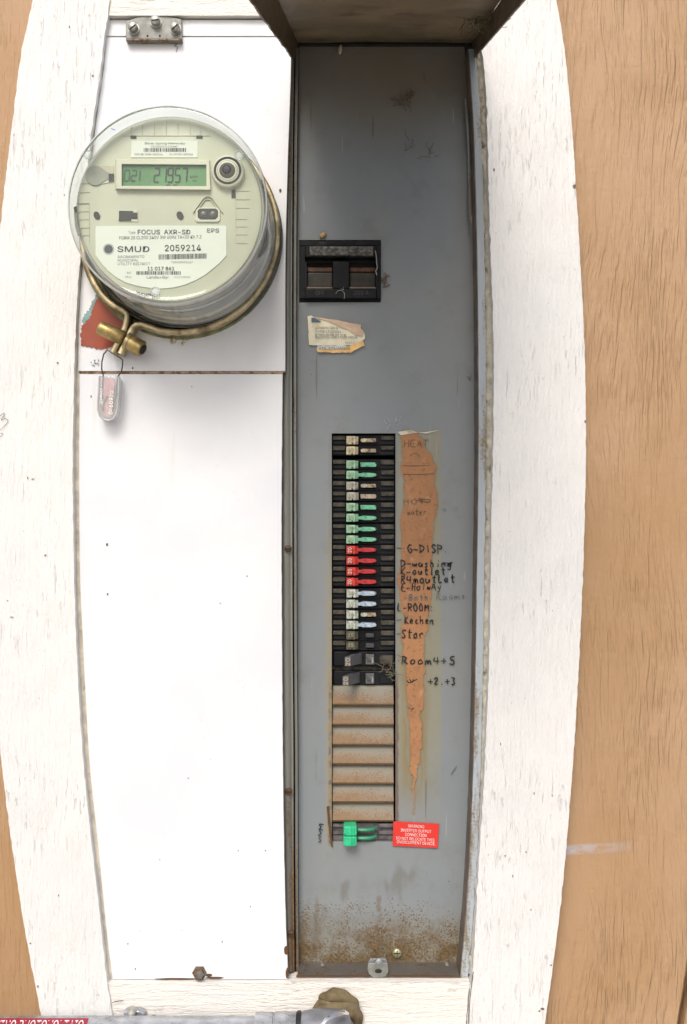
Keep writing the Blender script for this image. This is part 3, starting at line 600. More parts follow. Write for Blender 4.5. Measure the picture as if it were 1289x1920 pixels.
hexb = part('cover_bolt', MB().lathe(373, 1829, [(0, 50), (7, 49.5), (9.5, 47), (9.5, 41), (14, 40.8), (14, 39)], 47, 6), m_rusty('rusty_bolt', (.20, .19, .16), (.16, .08, .03), .45, .62, 120, .4, 1), panel)
# bracket with three bolts
bk = part('seal_bracket', MB().prism([(236, 76), (236, 40), (250, 35), (268, 27), (280, 24), (302, 24), (314, 28), (327, 33), (341, 36), (342, 76)], D_COV + 5, D_COV + .5, 1.0, 2), BRKT, panel)
part('bracket_lip', MB().box(237, 71, 341, 76.5, D_COV + 9, D_COV + .4, .8), RUSTT if False else m_rusty('rusty_lip', (.20, .17, .13), (.17, .09, .04), .45, .6, 80, 0, 1), bk)
for bx_, by_, a in ((249, 50, 40), (291, 37, 5), (328, 50, 45)):
    s = part('bracket_bolt', MB().lathe(bx_, by_, [(0, 54.5), (6, 54.2), (8.6, 53), (9.3, 51), (9.3, 46.6), (11, 46.4), (11, 45)], 52, 24), ZINC, bk, True)
    c, sn = math.cos(rad(a)), math.sin(rad(a)); q = [(-7, -1.1), (7, -1.1), (7, 1.1), (-7, 1.1)]
    part('slot', MB().prism([(bx_ + u * c + v * sn, by_ - u * sn + v * c) for u, v in q], 54.9, 54), DARK, s)
for hx in (277, 300): part('bracket_hole', MB().lathe(hx, 67.5, [(0, D_COV + 5.6), (1.8, D_COV + 5.5), (2, D_COV + 4)], D_COV + 5, 12), DARK, bk)
solo_wire = MB()
# rust drip scratch by the bracket
rib(solo_wire, [(338, 81), (330, 83), (326, 86), (334, 88), (331, 97)], 1.0, D_COV + .9, .6); part('scratch', solo_wire, PENC, uc)
# lid
lid = part('lid', None or MB(), LIDM, panel) if False else None
def lid_geo():
    k0, k1 = 0.0, 600.0
    A0, B0 = R(560, 83, -3), R(884, 83, -3)
    A1, B1 = R(523, 0, 273), R(940, 0, 273)
    Lf, Rf = (A1 - A0) / 276.0, (B1 - B0) / 276.0      # per mm
    n = 40; pan = []; 
    for i in range(n + 1):
        t = k1 * i / n; a, b = A0 + Lf * t, B0 + Rf * t
        for j in range(9): p = a.lerp(b, j / 8); pan.append(p + Vector((0, 0, .0012 * nz(p.x * 20, t * .01) + .0016 * math.sin(math.pi * j / 8))))
    m = MB().add(pan, [(i*9+j, (i+1)*9+j, (i+1)*9+j+1, i*9+j+1) for i in range(n) for j in range(8)])
    m.add([v + Vector((0, 0, .0045)) for v in pan], [(i*9+j, (i+1)*9+j, (i+1)*9+j+1, i*9+j+1) for i in range(n) for j in range(8)])
    fl = []
    for side, (o, f, q, cr) in enumerate(((A0, Lf, [(553, 114, 12), (470, 0, 436)], -1), (B0, Rf, [(886, 112, 12), (983, 0, 436)], 1))):
        E0, E1 = R(*q[0]), R(*q[1]); e = (E1 - E0) / 424.0; w = MB(); vs = []
        for i in range(n + 1):
            t = k1 * i / n; a = o + f * t; c = E0 + e * (t + 0); wig = .0006 * nz(t * .03, side) + (.0008 * nz(t * .11, side + 4)); c = c + Vector((wig, 0, wig * 1.5))
            ou = Vector((cr * .0016, 0, 0)); vs += [a, a.lerp(c, .5), c, c + ou + Vector((0, 0, 0)), a + ou]
        for i in range(n):
            for j in range(5): w.f.append((i*5+j, (i+1)*5+j, (i+1)*5+(j+1) % 5, i*5+(j+1) % 5))
        w.v = vs; w.f += [(0, 1, 2, 3, 4), tuple(n*5+j for j in range(5))]; fl.append(w)
    return m, fl
pan, flanges = lid_geo()
lid = part('lid', pan, LIDM, panel, True, 'raised brown-grey lid seen from below')
for w in flanges: part('lid_flange', w, LIDF, lid)
part('hinge_rod', MB().tube([R(556, 84, 3), R(884, 84, 3)], .0022, 8), DARK, panel, True)
# cobweb nest and cocoon under the lid
web = MB(); rn = random.Random(4)
def fib(mb, c, spread, n, ln, r=.0003):
    for _ in range(n):
        p = c + Vector([rn.gauss(0, s) for s in spread]); pts = [p]; dv = Vector([rn.gauss(0, 1) for _ in range(3)]).normalized()
        for _ in range(5): dv = (dv + Vector([rn.gauss(0, .5) for _ in range(3)])).normalized(); pts.append(pts[-1] + dv * ln)
        mb.tube(pts, r, 4, False)
fib(web, R(893, 32, 175), (.005, .005, .0025), 60, .0035, .00045)
fib(web, R(915, 38, 205), (.007, .006, .002), 24, .0035)
solo('cobweb', web, simple('dusty_web', (.15, .12, .065), .9), 'dusty cobweb clump in the corner under the raised lid', 'cobweb', R(893, 34, 120))
web = MB()
fib(web, R(755, 190, 1.5), (.006, .0015, .003), 16, .003); fib(web, R(769, 179, 1.5), (.002, .001, .002), 12, .0018); fib(web, R(738, 184, 1), (.003, .001, .001), 3, .0035, .00022)
solo('cobweb', web, simple('brown_web', (.16, .105, .055), .9), 'brown web scrap high on the grey cover', 'cobweb', R(755, 190, 0))
web = MB(); fib(web, R(775, 272, 1), (.006, .001, .004), 9, .003, .00022); fib(web, R(805, 292, 1), (.005, .001, .002), 8, .003, .00025)
solo('cobweb', web, simple('grey_web', (.10, .085, .065), .9), 'thin grey web scrap below the brown one on the grey cover', 'cobweb', R(800, 285, 0))
solo('cocoon', MB().tube([R(640, 84, 6), R(639, 88, 7), R(638, 93, 7), R(637.5, 99, 6), R(637, 102, 5)], [.0008, .0022, .0025, .002, .0006], 10), simple('cocoon_silk', (.55, .48, .33), .8), 'small pale cocoon hanging at the top of the grey cover', 'cocoon', R(638, 100, 6), True)
solo('putty_dab', MB().tube([R(611, 437, 1), R(607, 440, 3), R(603, 443, 2.5), R(600, 446, 1)], [.0012, .0028, .0024, .001], 10), simple('ochre_putty', (.50, .33, .14), .7), 'small ochre dab just above the main breaker', 'putty', R(605, 442, 0), True)
# loose strip of weatherstrip at the right gap
part('peeling_edge', MB().tube([R(873 + (886 - 873) * t + 1.6 * math.sin(t * 6), 185 + 240 * t, 12 + 3 * math.sin(t * 9)) for t in [i / 30 for i in range(31)]], .0011, 6), RIM, panel, True)
# latch tab and screw
lt = MB().prism([(691, 1806), (727, 1806), (729, 1822), (724, 1831), (712, 1835), (700, 1833), (692, 1826), (689.5, 1818)], 36, 33.8, .4)
tab = part('latch_tab', lt, BRKT, panel)
part('latch_tab_back', MB().prism([(694, 1798), (724, 1798), (728, 1808), (690, 1808)], 33, 30, .3), STEEL, tab)
part('latch_hole', MB().prism([(710 + 6.5 * math.cos(k * .4), 1821 + 3.8 * math.sin(k * .4)) for k in range(16)], 36.7, 35.8), DARK, tab); part('latch_dimple', MB().lathe(711, 1806.5, [(0, 37.6), (5, 37.2), (8, 36.4)], 36, 20), simple('dim_steel', (.30, .31, .31), .4, .6), tab, True)
sc1 = part('cover_screw', MB().lathe(745, 1788, [(0, 5), (5, 4.8), (8, 3.6), (8.8, 2), (8.8, -1)], 3, 24), simple('yellow_zinc', (.45, .43, .27), .35, .7, .2, 100), panel, True)
part('slot', MB().box(739.5, 1787.2, 750.5, 1788.8, 5.3, 4).box(744.2, 1782.5, 745.8, 1793.5, 5.35, 4), DARK, sc1)

# ------------------------------------------------------------------ handwriting and scraps on the breaker cover
hw = MB()
dw = 2.4
rib(hw, [(744, 1027.5), (753, 1028)], 1.6, dw); hand(hw, ':G-DISP.', 753, 843, 1036, 14, 2.0, dw, 0)
hand(hw, 'D-washing', 752, 850, 1063, 13, 2.0, dw); rib(hw, [(828, 1056), (838, 1055), (842, 1058), (850, 1053), (838, 1062)], 1.8, dw)
hand(hw, 'K-outlet', 752, 838, 1078, 14, 2.1, dw, 0); hand(hw, 'R4moutLet', 752, 856, 1094, 14, 2.1, dw, .02)
hand(hw, 'E-HolwAy', 753, 829, 1108, 13, 1.7, dw, .03)
hand(hw, 'L-ROOM:', 745, 816, 1146, 14, 1.9, dw); rib(hw, [(744, 1163), (753, 1162)], 1.5, dw)
hand(hw, 'Kechen', 759, 816, 1170, 14, 1.9, dw); rib(hw, [(744, 1189), (752, 1188)], 1.5, dw); hand(hw, 'Stor', 753, 797, 1197, 16, 2.0, dw)
hand(hw, 'Room4+5', 753, 857, 1246, 15, 2.0, dw, 0); hand(hw, '+2.+3', 803, 857, 1284, 13, 2.1, dw)
rib(hw, [(763, 1276), (768, 1281), (783, 1273)], 1.9, dw); rib(hw, [(768, 1273), (773, 1280), (776, 1274)], 1.6, dw)
for st in ([(608, 1546), (598, 1545), (603, 1552), (597, 1556), (606, 1556)], [(599, 1558), (604, 1563), (596, 1566), (603, 1570)], [(598, 1571), (603, 1577), (597, 1579)]): rib(hw, st, 1.9, dw)
part('handwriting', hw, MARK, dead, stuff=True)
hf = MB(); hand(hf, '-Both', 757, 806, 1126, 12, 1.5, dw); hand(hf, 'Rooms', 818, 876, 1125, 12, 1.3, dw, .05); hand(hf, 'OUT', 829, 862, 959, 6, .8, dw)
part('faded_handwriting', hf, MARKF, dead, stuff=True)
misc = MB()
for a in ([(857, 1437), (846, 1453)], [(876, 706), (884, 712)], [(880, 713), (884, 704)]): rib(misc, a, 1.6, dw, .6)
part('scratch', misc, PENC, dead, stuff=True)
web = MB(); fib(web, R(738, 793, 1.5), (.004, .0006, .001), 8, .0016, .00018)
solo('cobweb', web, simple('white_web', (.55, .56, .56), .8), 'fine white web threads beside the breaker row', 'cobweb', R(735, 792, 0))

# brown directory strip
sL = [(767,805),(757,809),(753,814),(755,840),(753,893),(762,902),(756,921),(761,940),(753,963),(750.6,984),(753,993),(753,1060),(746,1080),(750,1115),(753,1140),(759,1161),(753,1177),(753,1196),(757.5,1219),(762,1243),(763,1278),(764,1323),(768.5,1353),(769.5,1390),(769.7,1441),(775.2,1469),(775.4,1528)]
sR = [(768,805),(783,812),(792,826),(799,842),(811,853),(816,877),(816,909),(821.5,940),(819,963),(813,981),(811,1033),(810,1080),(810,1122),(804,1150),(802,1182),(795,1201),(796,1238),(794,1290),(795,1325),(788,1339),(790.6,1362),(791.8,1404),(786,1423),(782.5,1453),(778,1469),(776.6,1528)]
fL, fR = curve(sL, False), curve(sR, False)
m = MB(); vs = []; ys = rng(805, 1526, 2)
for y in ys:
    a = fL(y) + 5 * nz(y * .06, 1) + 3.4 * nz(y * .23, 5) + 1.5 * nz(y * .7, 6); b = max(a + .6 + .6 * abs(nz(y * .5, 3)), fR(y) + 5 * nz(y * .06, 2) + 3.8 * nz(y * .25, 7) + 1.6 * nz(y * .71, 8))
    for i in range(6):
        x = a + (b - a) * i / 5; e = 1 if 0 < i < 5 else .3; vs.append(R(x, y, 1.55 + .35 * e * nz(x * .12, y * .05)))
m.add(vs, [(j*6+i, (j+1)*6+i, (j+1)*6+i+1, j*6+i+1) for j in range(len(ys) - 1) for i in range(5)])
t = NT('brown_card'); n1 = t.noise(60, 5, .6); n2 = t.noise(14, 4, .6, t.mp((1, 1, .5)))
c = t.mix(t.rr(n2, .35, .7), (.42, .205, .09, 1), (.30, .15, .068, 1)); c = t.mix(t.ma('MULTIPLY', t.rr(n1, .55, .75), .5), c, (.58, .34, .19, 1)); c = t.mix(t.ma('MULTIPLY', t.rr(t.noise(260, 4), .56, .68), .6), c, (.22, .085, .03, 1)); c = t.mix(t.ma('MULTIPLY', t.rr(t.noise(45, 5, .7, t.mp((1, 1, .6), loc=(2, 0, 1))), .52, .66), .55), c, (.27, .13, .06, 1))
CARD = t.fin(c, .75, 0, t.bump(t.noise(180, 5), .4, .0008))
strip_o = solo('directory_card', m, CARD, 'torn brown directory card remnant running down the grey cover', 'card', R(780, 1526, 1), True)
m = MB()
for a, b, y in ((755, 806, 873), (756, 816, 889)): rib(m, [(a, y), ((a+b)/2, y + .6), (b, y - 1)], 1.0, 2.3)
hand(m, 'HEAT', 758, 806, 838, 13, 1.2, 2.3); hand(m, 'HOT', 756, 800, 945, 10, 1.3, 2.3); hand(m, 'water', 764, 802, 966, 13, 1.3, 2.3)
rib(m, [(782, 938), (808, 936), (806, 942), (786, 940)], 1.6, 2.3); rib(m, [(770, 853), (780, 849), (788, 857)], .9, 2.3)
rib(m, [(764, 1325), (772, 1330), (778, 1326), (770, 1334)], 1.2, 2.3)
part('pen_marks', m, PENC, strip_o, stuff=True)
m = MB(); m.add([R(x, y, 1.9 + k) for x, y, k in ((746, 810, .6), (770, 806, .3), (784, 811, .2), (800, 810, .5), (826, 806, .8), (800, 813, .2), (752, 816, .4))], [(0, 1, 2, 6), (2, 3, 4, 5)])
part('card_edge', m, TANC, strip_o)

# torn maker's sticker
stk = thing('torn_sticker', 'torn cream and tan maker sticker below the main breaker', 'sticker', R(630, 660, 0))
def crinkle(pts, d, amp, seed, step=4):
    b = bmesh.new(); q = jag(pts, .7, seed, step); c = Vector((sum(p[0] for p in q) / len(q), sum(p[1] for p in q) / len(q)))
    rings = [1, .8, .6, .4, .2]; V = []
    for r_ in rings: V.append([b.verts.new(R(c.x + (p[0] - c.x) * r_, c.y + (p[1] - c.y) * r_, d + amp * nz((c.x + (p[0] - c.x) * r_) * .09, (c.y + (p[1] - c.y) * r_) * .09, seed) + (amp * .8 if r_ == 1 else 0) * max(0, nz(p[0] * .05, p[1] * .05, seed + 3)))) for p in q])
    cv = b.verts.new(R(c.x, c.y, d)); n = len(q)
    for k in range(len(rings) - 1):
        for i in range(n): b.faces.new((V[k][i], V[k][(i+1) % n], V[k+1][(i+1) % n], V[k+1][i]))
    for i in range(n): b.faces.new((V[-1][i], V[-1][(i+1) % n], cv))
    return MB().bm(b)
part('paper', crinkle([(577, 593), (584, 592), (600, 598), (660, 608), (676, 620), (684, 624), (685, 635), (678, 641), (660, 647), (640, 648), (598, 648), (580, 647)], 1.7, .7, 2), simple('cream_paper', (.78, .73, .55), .6, 0, .15, 30, .2, 200, (.44, .30, .15), 40, .52, .7), stk, True, angle=70)
part('torn_ply', crinkle([(586, 593), (630, 600), (678, 609), (677, 615), (683, 622), (680, 630), (668, 628), (655, 618), (640, 614), (628, 607), (610, 600), (596, 597)], 2.9, .6, 5), simple('tan_ply', (.66, .49, .34), .7, 0, .15, 50, .3, 220), stk, True, angle=70)
part('lower_strip', crinkle([(596, 649), (650, 648), (658, 652), (656, 656), (600, 657), (594, 655)], 2.2, .4, 7), simple('white_paper', (.62, .66, .66), .6, 0, .05), stk, True)
part('torn_fold', crinkle([(594, 655), (625, 654), (656, 656), (664, 650), (674, 641), (681, 638), (684, 648), (672, 653), (658, 661), (620, 661), (595, 660)], 3.2, .9, 11), simple('ochre_fold', (.72, .46, .18), .6, 0, .25, 60, .3), stk, True)
m = MB(); m.flat = True; m.sheet([(584, 595.5), (590, 596), (603, 603.5), (584.5, 604)], 3.1); part('blue_print', m, simple('blue_print', (.05, .13, .20), .5), stk)
m = MB()
text(m, 'AUTOMATIC TRIP IS', 591, 634, 615, 4.2, 3.3, .012); text(m, 'OF HANDLE POSITION A', 591, 640, 621, 4.2, 3.3, .012, -1.5)
text(m, 'BETWEEN ON AND OFF. TO RE', 591, 650, 627.5, 4.2, 3.3, .012, -1); text(m, 'SERVICE PUSH HANDLE TO OFF THEN ON', 591, 670, 632.5, 4.2, 3.5, .012, 0)
text(m, 'B9022-3', 648, 665, 642.5, 2.6, 3.3, .005)
part('lettering', m, simple('teal_print', (.05, .10, .13), .5), stk)
m = MB(); text(m, 'SYLVANIA', 616, 657, 652.6, 4.8, 3.7, .02, -1); text(m, 'GTE', 598, 612, 652.8, 4.2, 3.7, .01); part('brand_lettering', m, simple('navy_print', (.04, .08, .16), .5), stk)

# red warning sticker
wst = thing('warning_sticker', 'red warning sticker with white text at the foot of the breaker slot', 'sticker', R(780, 1588, 0))
part('sticker_sheet', MB().prism([(738, 1540.5), (780, 1542.5), (823.7, 1545), (821, 1590), (780, 1588), (736.5, 1586)], 2.6, 1.2), simple('red_vinyl', (.66, .035, .025), .4, 0, .06, 40), wst)
m = MB()
for s_, a, b, y in (('WARNING', 766, 796, 1548.5), ('INVERTER OUTPUT', 752, 809, 1556.2), ('CONNECTION', 760, 800, 1564.3), ('DO NOT RELOCATE THIS', 743.5, 815, 1571.2), ('OVERCURRENT DEVICE.', 744.5, 817, 1578.2)): text(m, s_, a, b, y, 5.4, 3.0, .03, -3.2)
part('lettering', m, simple('white_print', (.80, .74, .70), .5), wst)

# ------------------------------------------------------------------ main breaker
mb_ = thing('main_breaker', 'black double pole main breaker with two brown windows', 'main breaker', R(638, 567, 0))
part('housing', MB().box(562.5, 451.5, 713.5, 460, 3, -20).box(562.5, 559, 713.5, 566, -2, -20).box(562.5, 460, 572, 559, 2, -20).box(706, 460, 713.5, 559, 5, -20, .6).box(572, 460, 706, 482, 6, -20, 1).box(572, 482, 706, 494, -9, -20)
     .box(572, 541, 706, 559, 8, -20, 1.4, 2).box(572, 492, 575.5, 541, 7, -20).box(624.5, 490, 655, 541, 9, -20, 1.5, 2).box(705.5, 500, 708, 541, 7, -20), BLACKP, mb_)
part('window_back', MB().box(573, 490, 708, 543, -12, -20), DARK, mb_)
for x0, x1 in ((576, 624), (655.5, 705)):
    h = part('handle', MB().prism([(x0, 511), (x1, 511), (x1, 538), (x0, 538)], 1, -10, 1.2, 2), simple('dark_olive_bakelite', (.028, .024, .016), .5, 0, .5, 60, .2), mb_)
    part('copper_band', MB().box(x0, 501, x1, 510, -1.5, -8, .8), simple('brown_indicator', (.10, .045, .02), .5, 0, .5, 80), h); part('sill', MB().box(x0, 537.8, x1, 541.0, 6.5, -4, .4), simple('tan_sill', (.20, .16, .12), .6), h)
pl = part('name_plate', MB().box(580.5, 461.5, 700.5, 478.5, 11, 5, .7), simple('grey_plate', (.14, .135, .12), .5, .1, .5, 200, .6, 700, (.04, .04, .035), 220, .45, .6), mb_)
m = MB()
text(m, 'TYPE QFP CAT NO. 200', 584, 638, 467, 4.2, 11.4, .01); text(m, '120/240 VAC', 652, 697, 466, 4.2, 11.4, .01); text(m, 'USE 75C WIRE CU-AL', 585, 640, 474, 3.8, 11.4, .01); text(m, '10,000 AMP RMS', 652, 698, 474, 3.8, 11.4, .01); part('lettering', m, INK, pl)
m = MB(); text(m, 'OFF', 592, 608, 549, 8, 8.4, .01); text(m, '200 A', 664, 692, 549, 8, 8.4, .01); text(m, 'ON', 600, 610, 455.8, 5, 6.3, .01); text(m, '240V', 668, 684, 455.8, 5, 6.3, .01)
part('moulded_lettering', m, simple('worn_black', (.045, .045, .05), .5), mb_, stuff=True)
m = MB(); rib(m, [(630, 550), (634, 545), (641, 544), (646, 548), (647, 556), (645, 561)], .9, 9.4, .4); rib(m, [(640, 541), (645, 544), (644, 538)], 1.0, 9.7, .4); part('chalk_scuff', m, simple('chalk', (.30, .31, .31), .8), mb_)
solo('wire_scrap', MB().tube([R(704, 470, 8), R(706, 480, 10), R(706.5, 492, 11), R(708, 502, 10), R(705, 508, 9.5), R(707, 516, 9)], .0007, 6), simple('grey_fibre', (.30, .29, .27), .6), 'thin grey thread hanging over the main breaker', 'thread', R(706, 516, 8), True)
fm = MB(); fib(fm, R(722, 528, 2), (.0012, .0006, .004), 22, .0012, .0006); solo('mud_fleck', fm, simple('mud', (.20, .15, .11), .9), 'small brown mud fleck beside the main breaker', 'mud', R(722, 528, 0))

# ------------------------------------------------------------------ branch breakers
def tint(name, c): return simple(name, c, .62, 0, .18, 120, .25, 500, tuple(k * .30 for k in c), 210, .50, .66)
COLS = {'beige': (tint('beige_plastic', (.62, .53, .35)), tint('beige_toggle', (.55, .42, .26))), 'green': (tint('mint_plastic', (.32, .56, .36)), tint('mint_toggle', (.16, .50, .30))),
        'grey': (tint('greyish_plastic', (.44, .42, .35)), tint('stone_toggle', (.42, .34, .25))), 'red': (tint('red_plastic', (.60, .045, .03)), tint('red_toggle', (.50, .03, .035))),
        'white': (tint('pale_plastic', (.50, .54, .46)), tint('bluish_toggle', (.42, .52, .62))), 'black': (tint('dusty_black_plastic', (.10, .095, .06)), tint('black_toggle', (.05, .052, .055)))}
NOTCH = DARK
YEL = simple('faded_digits', (.34, .30, .18), .6); WHT = simple('white_digits', (.75, .6, .52), .6)
DULL = simple('stained_toggle', (.34, .27, .18), .55, 0, .4, 150, .2, 400, (.10, .07, .05), 130, .5, .65)
TSTYLE = {826: 'worn', 845: 'worn', 871: 'bar', 911: 'worn', 931: 'bar', 951: 'bar', 1153: 'worn'}
def tandem(y0, y1, ca, cb, label, da='15', db='15', fade=False):
    # y0, y1: rows of the two poles
    b = thing('tandem_breaker', label, 'circuit breaker', R(682, y1 + 10, -14), 'breakers in the slot of the grey cover')
    yt, yb = y0 - 10.2, y1 + 9.4
    part('body', MB().box(623.6, yt, 741, yb, -9, -28, .5), BLACKP, b)
    for k, (y, cn, dg) in enumerate(((y0, ca, da), (y1, cb, db))):
        m1, m2 = COLS[cn]
        part('shoulder', MB().box(624.5, y - 8.5, 648, y - 1 + random.uniform(-.9, .6), -5, -12, .5), DUSTY, b); part('shoulder', MB().box(714.5, y - 8.5, 739.5, y - .5 + random.uniform(-.9, .6), -5, -12, .5), DUSTY, b)
        part('lower_shoulder', MB().box(624.5, y + 1.5, 648, y + 7.5, -7, -12, .5), BLACKP, b); part('lower_shoulder', MB().box(712, y + 2.5, 739.5, y + 8, -6.5, -12, .5), BLACKP, b); part('divider', MB().box(674, y + 5.4, 711, y + 8.6, -5.5, -12, .4), BLACKP, b)
        jx, jy = random.uniform(-.5, .5), random.uniform(-.4, .4)
        tb_ = MB().prism([(650 + jx, y - 7.6 + jy), (667 + jx, y - 7.6 + jy), (667 + jx, y + 7.6 + jy), (650 + jx, y + 7.6 + jy)], 6, -12, .7, 2)
        a = part('rating_tab', tb_, m1, b)
        part('tab_bevel', MB().prism3([R(667.2 + jx, y - 7.2 + jy, 4.5), R(672.5 + jx, y - 6.8 + jy, 1), R(672.5 + jx, y + 6.8 + jy, 1), R(667.2 + jx, y + 7.2 + jy, 4.5)], Vector((0, .012, 0)), .3), tint('shaded_' + cn, tuple(COLTAB[cn])) if False else m1, a)
        part('notch', MB().prism([(659.2 + jx, y + 7.9 + jy), (660.5 + jx, y + 3.8 + jy), (661.3 + jx, y + 3.8 + jy), (662.4 + jx, y + 7.9 + jy)], 6.6, 3), NOTCH, a)
        m = MB()
        text(m, dg, 653.5 + jx, 663.5 + jx, y - 1 + jy, 6.2, 6.5, .015, random.uniform(-3, 3)) if cn != 'red' else text(m, dg, 656 + jx, 656 + jx + 9, y + 4.5 + jy, 6.6, 6.5, .02, 90)
        part('digits', m, WHT if cn == 'red' else YEL, a)
        w0 = 674.5 + random.uniform(0, 1.5)
        if cn == 'black':
            part('toggle', MB().prism([(686, y - 4), (702, y - 4), (702, y + 4), (686, y + 4)], 0, -10, .9, 2), m2, b)
        else:
            st = TSTYLE.get(round(y), 'neck')
            if st == 'neck':      # long bar joined to the tab by a neck
                part('toggle', MB().prism([(670, y - 2.8), (677, y - 2.6), (681, y - 4.3), (700, y - 3.6), (705.5, y - 2.2), (706.5, y + .5), (705, y + 2.8), (698, y + 4.2), (681, y + 4.4), (677, y + 3.0), (670, y + 3.2)], 2, -9, .8, 2), m2, b)
                part('toggle_shine', MB().prism([(696 + jx * 3, y - 1.5), (704, y - .8), (703.5, y + 1.6), (697, y + 2)], 2.4, 0, .3), m1, b)
            elif st == 'bar':
                part('toggle', MB().prism([(676, y - 4.2), (704, y - 3.9), (706, y - 2), (706, y + 3.2), (704, y + 4.4), (677, y + 4.2)], 2, -9, .8, 2), m2, b)
            else:                 # worn: pale blob and a duller remainder
                part('toggle', MB().prism([(677, y - 3.2), (705, y - 3.6), (706, y + 3.4), (677, y + 3.6)], 1, -9, .8, 2), DULL, b)
                part('worn_end', MB().prism([(676.5 + 6.5 + 6.5 * math.cos(k * .42), y + 3.7 * math.sin(k * .42)) for k in range(15)], 2.6, 0, .4), m1, b)
    return b
rows = [((825.5, 844.8), 'beige', 'beige', 'breaker pair with beige handles, at the very top of the slot', '15', '15'),
        ((871, 890.3), 'green', 'green', 'breaker pair with mint handles, just below the beige pair', '20', '20'),
        ((910.8, 930.6), 'grey', 'grey', 'breaker pair with greyish white handles between two mint pairs', '15', '15'),
        ((951, 971), 'green', 'green', 'breaker pair with mint handles, directly under the greyish white pair', '30', '30'),
        ((992, 1011.5), 'green', 'green', 'breaker pair with mint handles, directly above the red ones', '20', '20'),
        ((1031, 1051.5), 'red', 'red', 'upper breaker pair with red handles beside the word G-DISP', '20', '20'),
        ((1071.5, 1091), 'red', 'red', 'lower breaker pair with red handles, directly above the white ones', '20', '20'),
        ((1112.8, 1132.5), 'white', 'white', 'upper breaker pair with white handles, directly below the red ones', '15', '15'),
        ((1152.8, 1172), 'white', 'white', 'lower breaker pair with white handles, above the black ones', '15', '15'),
        ((1191.5, 1210.5), 'black', 'black', 'breaker pair with dusty black handles beside the word Stor', '15', '15')]
COLTAB = {}
for (ya, yb), ca, cb, lab, da, db in rows: tandem(ya, yb, ca, cb, lab, da, db)
# pale rim round the upper black tab
def single(y, sk, label):
    b = thing('circuit_breaker', label, 'circuit breaker', R(682, y + 17, -14), 'breakers in the slot of the grey cover')
    part('body', MB().box(625.5, y - 16.5, 739.5, y + 10.5, -8, -28, 1.2, 2), BLACKP, b); part('lower_body', MB().box(624, y + 11, 740, y + 17.5 if y < 1260 else y + 7.8 + 3, -15, -28), DUSTY if y < 1260 else BLACKP, b)
    # handle thrown left: slanted block, "20" on its end
    f = [(-.0, -9), (11, -10), (11, 8), (0, 8)]
    fr = [R(647 - sk + u, y + v + 3, 22) for u, v in f]; bk_ = [R(664 - sk + u * 1.35, y + v * 1.1 - 3, -6) for u, v in f]
    h = part('handle', MB().add(fr + bk_, [(0, 1, 2, 3), (4, 7, 6, 5), (0, 4, 5, 1), (1, 5, 6, 2), (2, 6, 7, 3), (3, 7, 4, 0)]), simple('grey_black_handle', (.13, .125, .13), .4, 0, .2, 90, .2), b)
    m = MB(); text(m, '20', 652.6 - sk, 652.6 - sk + 14, y + 10, 8, 22.6, .03, 90); part('digits', m, simple('cream_digits', (.42, .37, .27), .6), h)
    part('toggle_window', MB().box(686, y - 11, 702, y + 8, -4, -10, .8, 2), simple('scuffed_toggle', (.13, .13, .13), .35, .3, .6, 150), b)
    part('glint', MB().prism([(698, y - 6), (701, y - 2), (701, y + 6), (696.5, y + 5)], -3, -6, .6), simple('pale_glint', (.33, .33, .33), .4, .2), b)  # highlight on the toggle window, built as a paler chip
    part('rib', MB().box(712, y - 9, 738, y + 8, -6, -12, 1), DUSTY if y < 1260 else BLACKP, b)
single(1238, 0, 'single black breaker marked 20 beside the words Room 4+5')
single(1274, 4, 'lowest single black breaker marked 20, directly above the blank plates')
wb2 = MB(); fib(wb2, R(735, 1255, -2), (.004, .002, .008), 26, .003, .0003)
solo('cobweb', wb2, simple('dusty_web2', (.20, .18, .12), .9), 'dusty cobweb at the right end of the lowest black breakers', 'cobweb', R(735, 1255, 0))
# blank plates: one mesh, copied
FILL = m_filler()
def blank():
    m = MB(); hh, ww = 36.4, 114.5; n = 10; prof = []
    for i in range(n + 1):
        t = i / n; d = -8 + 9.0 * (t ** 1.7) - 3.0 * max(0, .12 - t) / .12 - 3.0 * max(0, t - .9) / .1; prof.append((t, d))
    vs = []
    for t, d in prof:
        for j in range(9): vs.append(((-ww / 2 + ww * j / 8) * KP, -d * .001, (hh * (1 - t) - 6) * KP))
    for j in range(9): vs.append(((-ww / 2 + ww * j / 8) * KP, .012, -6 * KP))
    k = n + 2; fs = [(i*9+j, (i+1)*9+j, (i+1)*9+j+1, i*9+j+1) for i in range(k - 1) for j in range(8)]
    return m.add(vs, fs)
bp = blank(); me = bpy.data.meshes.new('blank_plate'); me.from_pydata(bp.v, [], bp.f); me.polygons.foreach_set('use_smooth', [True] * len(me.polygons)); me.set_sharp_from_angle(angle=rad(40)); me.materials.append(FILL)
me_base = me
b_ys = [1286, 1323, 1360.5, 1398, 1434.5, 1471, 1506, 1541.5]
words_ = ['topmost rusty blank plate, directly under the lowest black breaker', 'second rusty blank plate from the black breakers', 'third rusty blank plate from the black breakers', 'middle one of the seven rusty blank plates', 'third rusty blank plate above the green breaker', 'second rusty blank plate above the green breaker', 'bottom rusty blank plate with brown corner, touching the green breaker']
proto = None
for i in range(7):
    y0, y1 = b_ys[i], b_ys[i + 1]; p = R(681.3, y1 - 6, 0)
    if proto is None: proto = o = link(bpy.data.objects.new('blank_plate', me_base))
    else: o = proto.copy(); link(o)
    o.location = p; o.scale = (1, 1, (y1 - y0 - .6) / 36.4); o['label'] = words_[i]; o['category'] = 'blank plate'; o['group'] = 'blank filler plates under the breakers'; o['kind'] = 'thing'
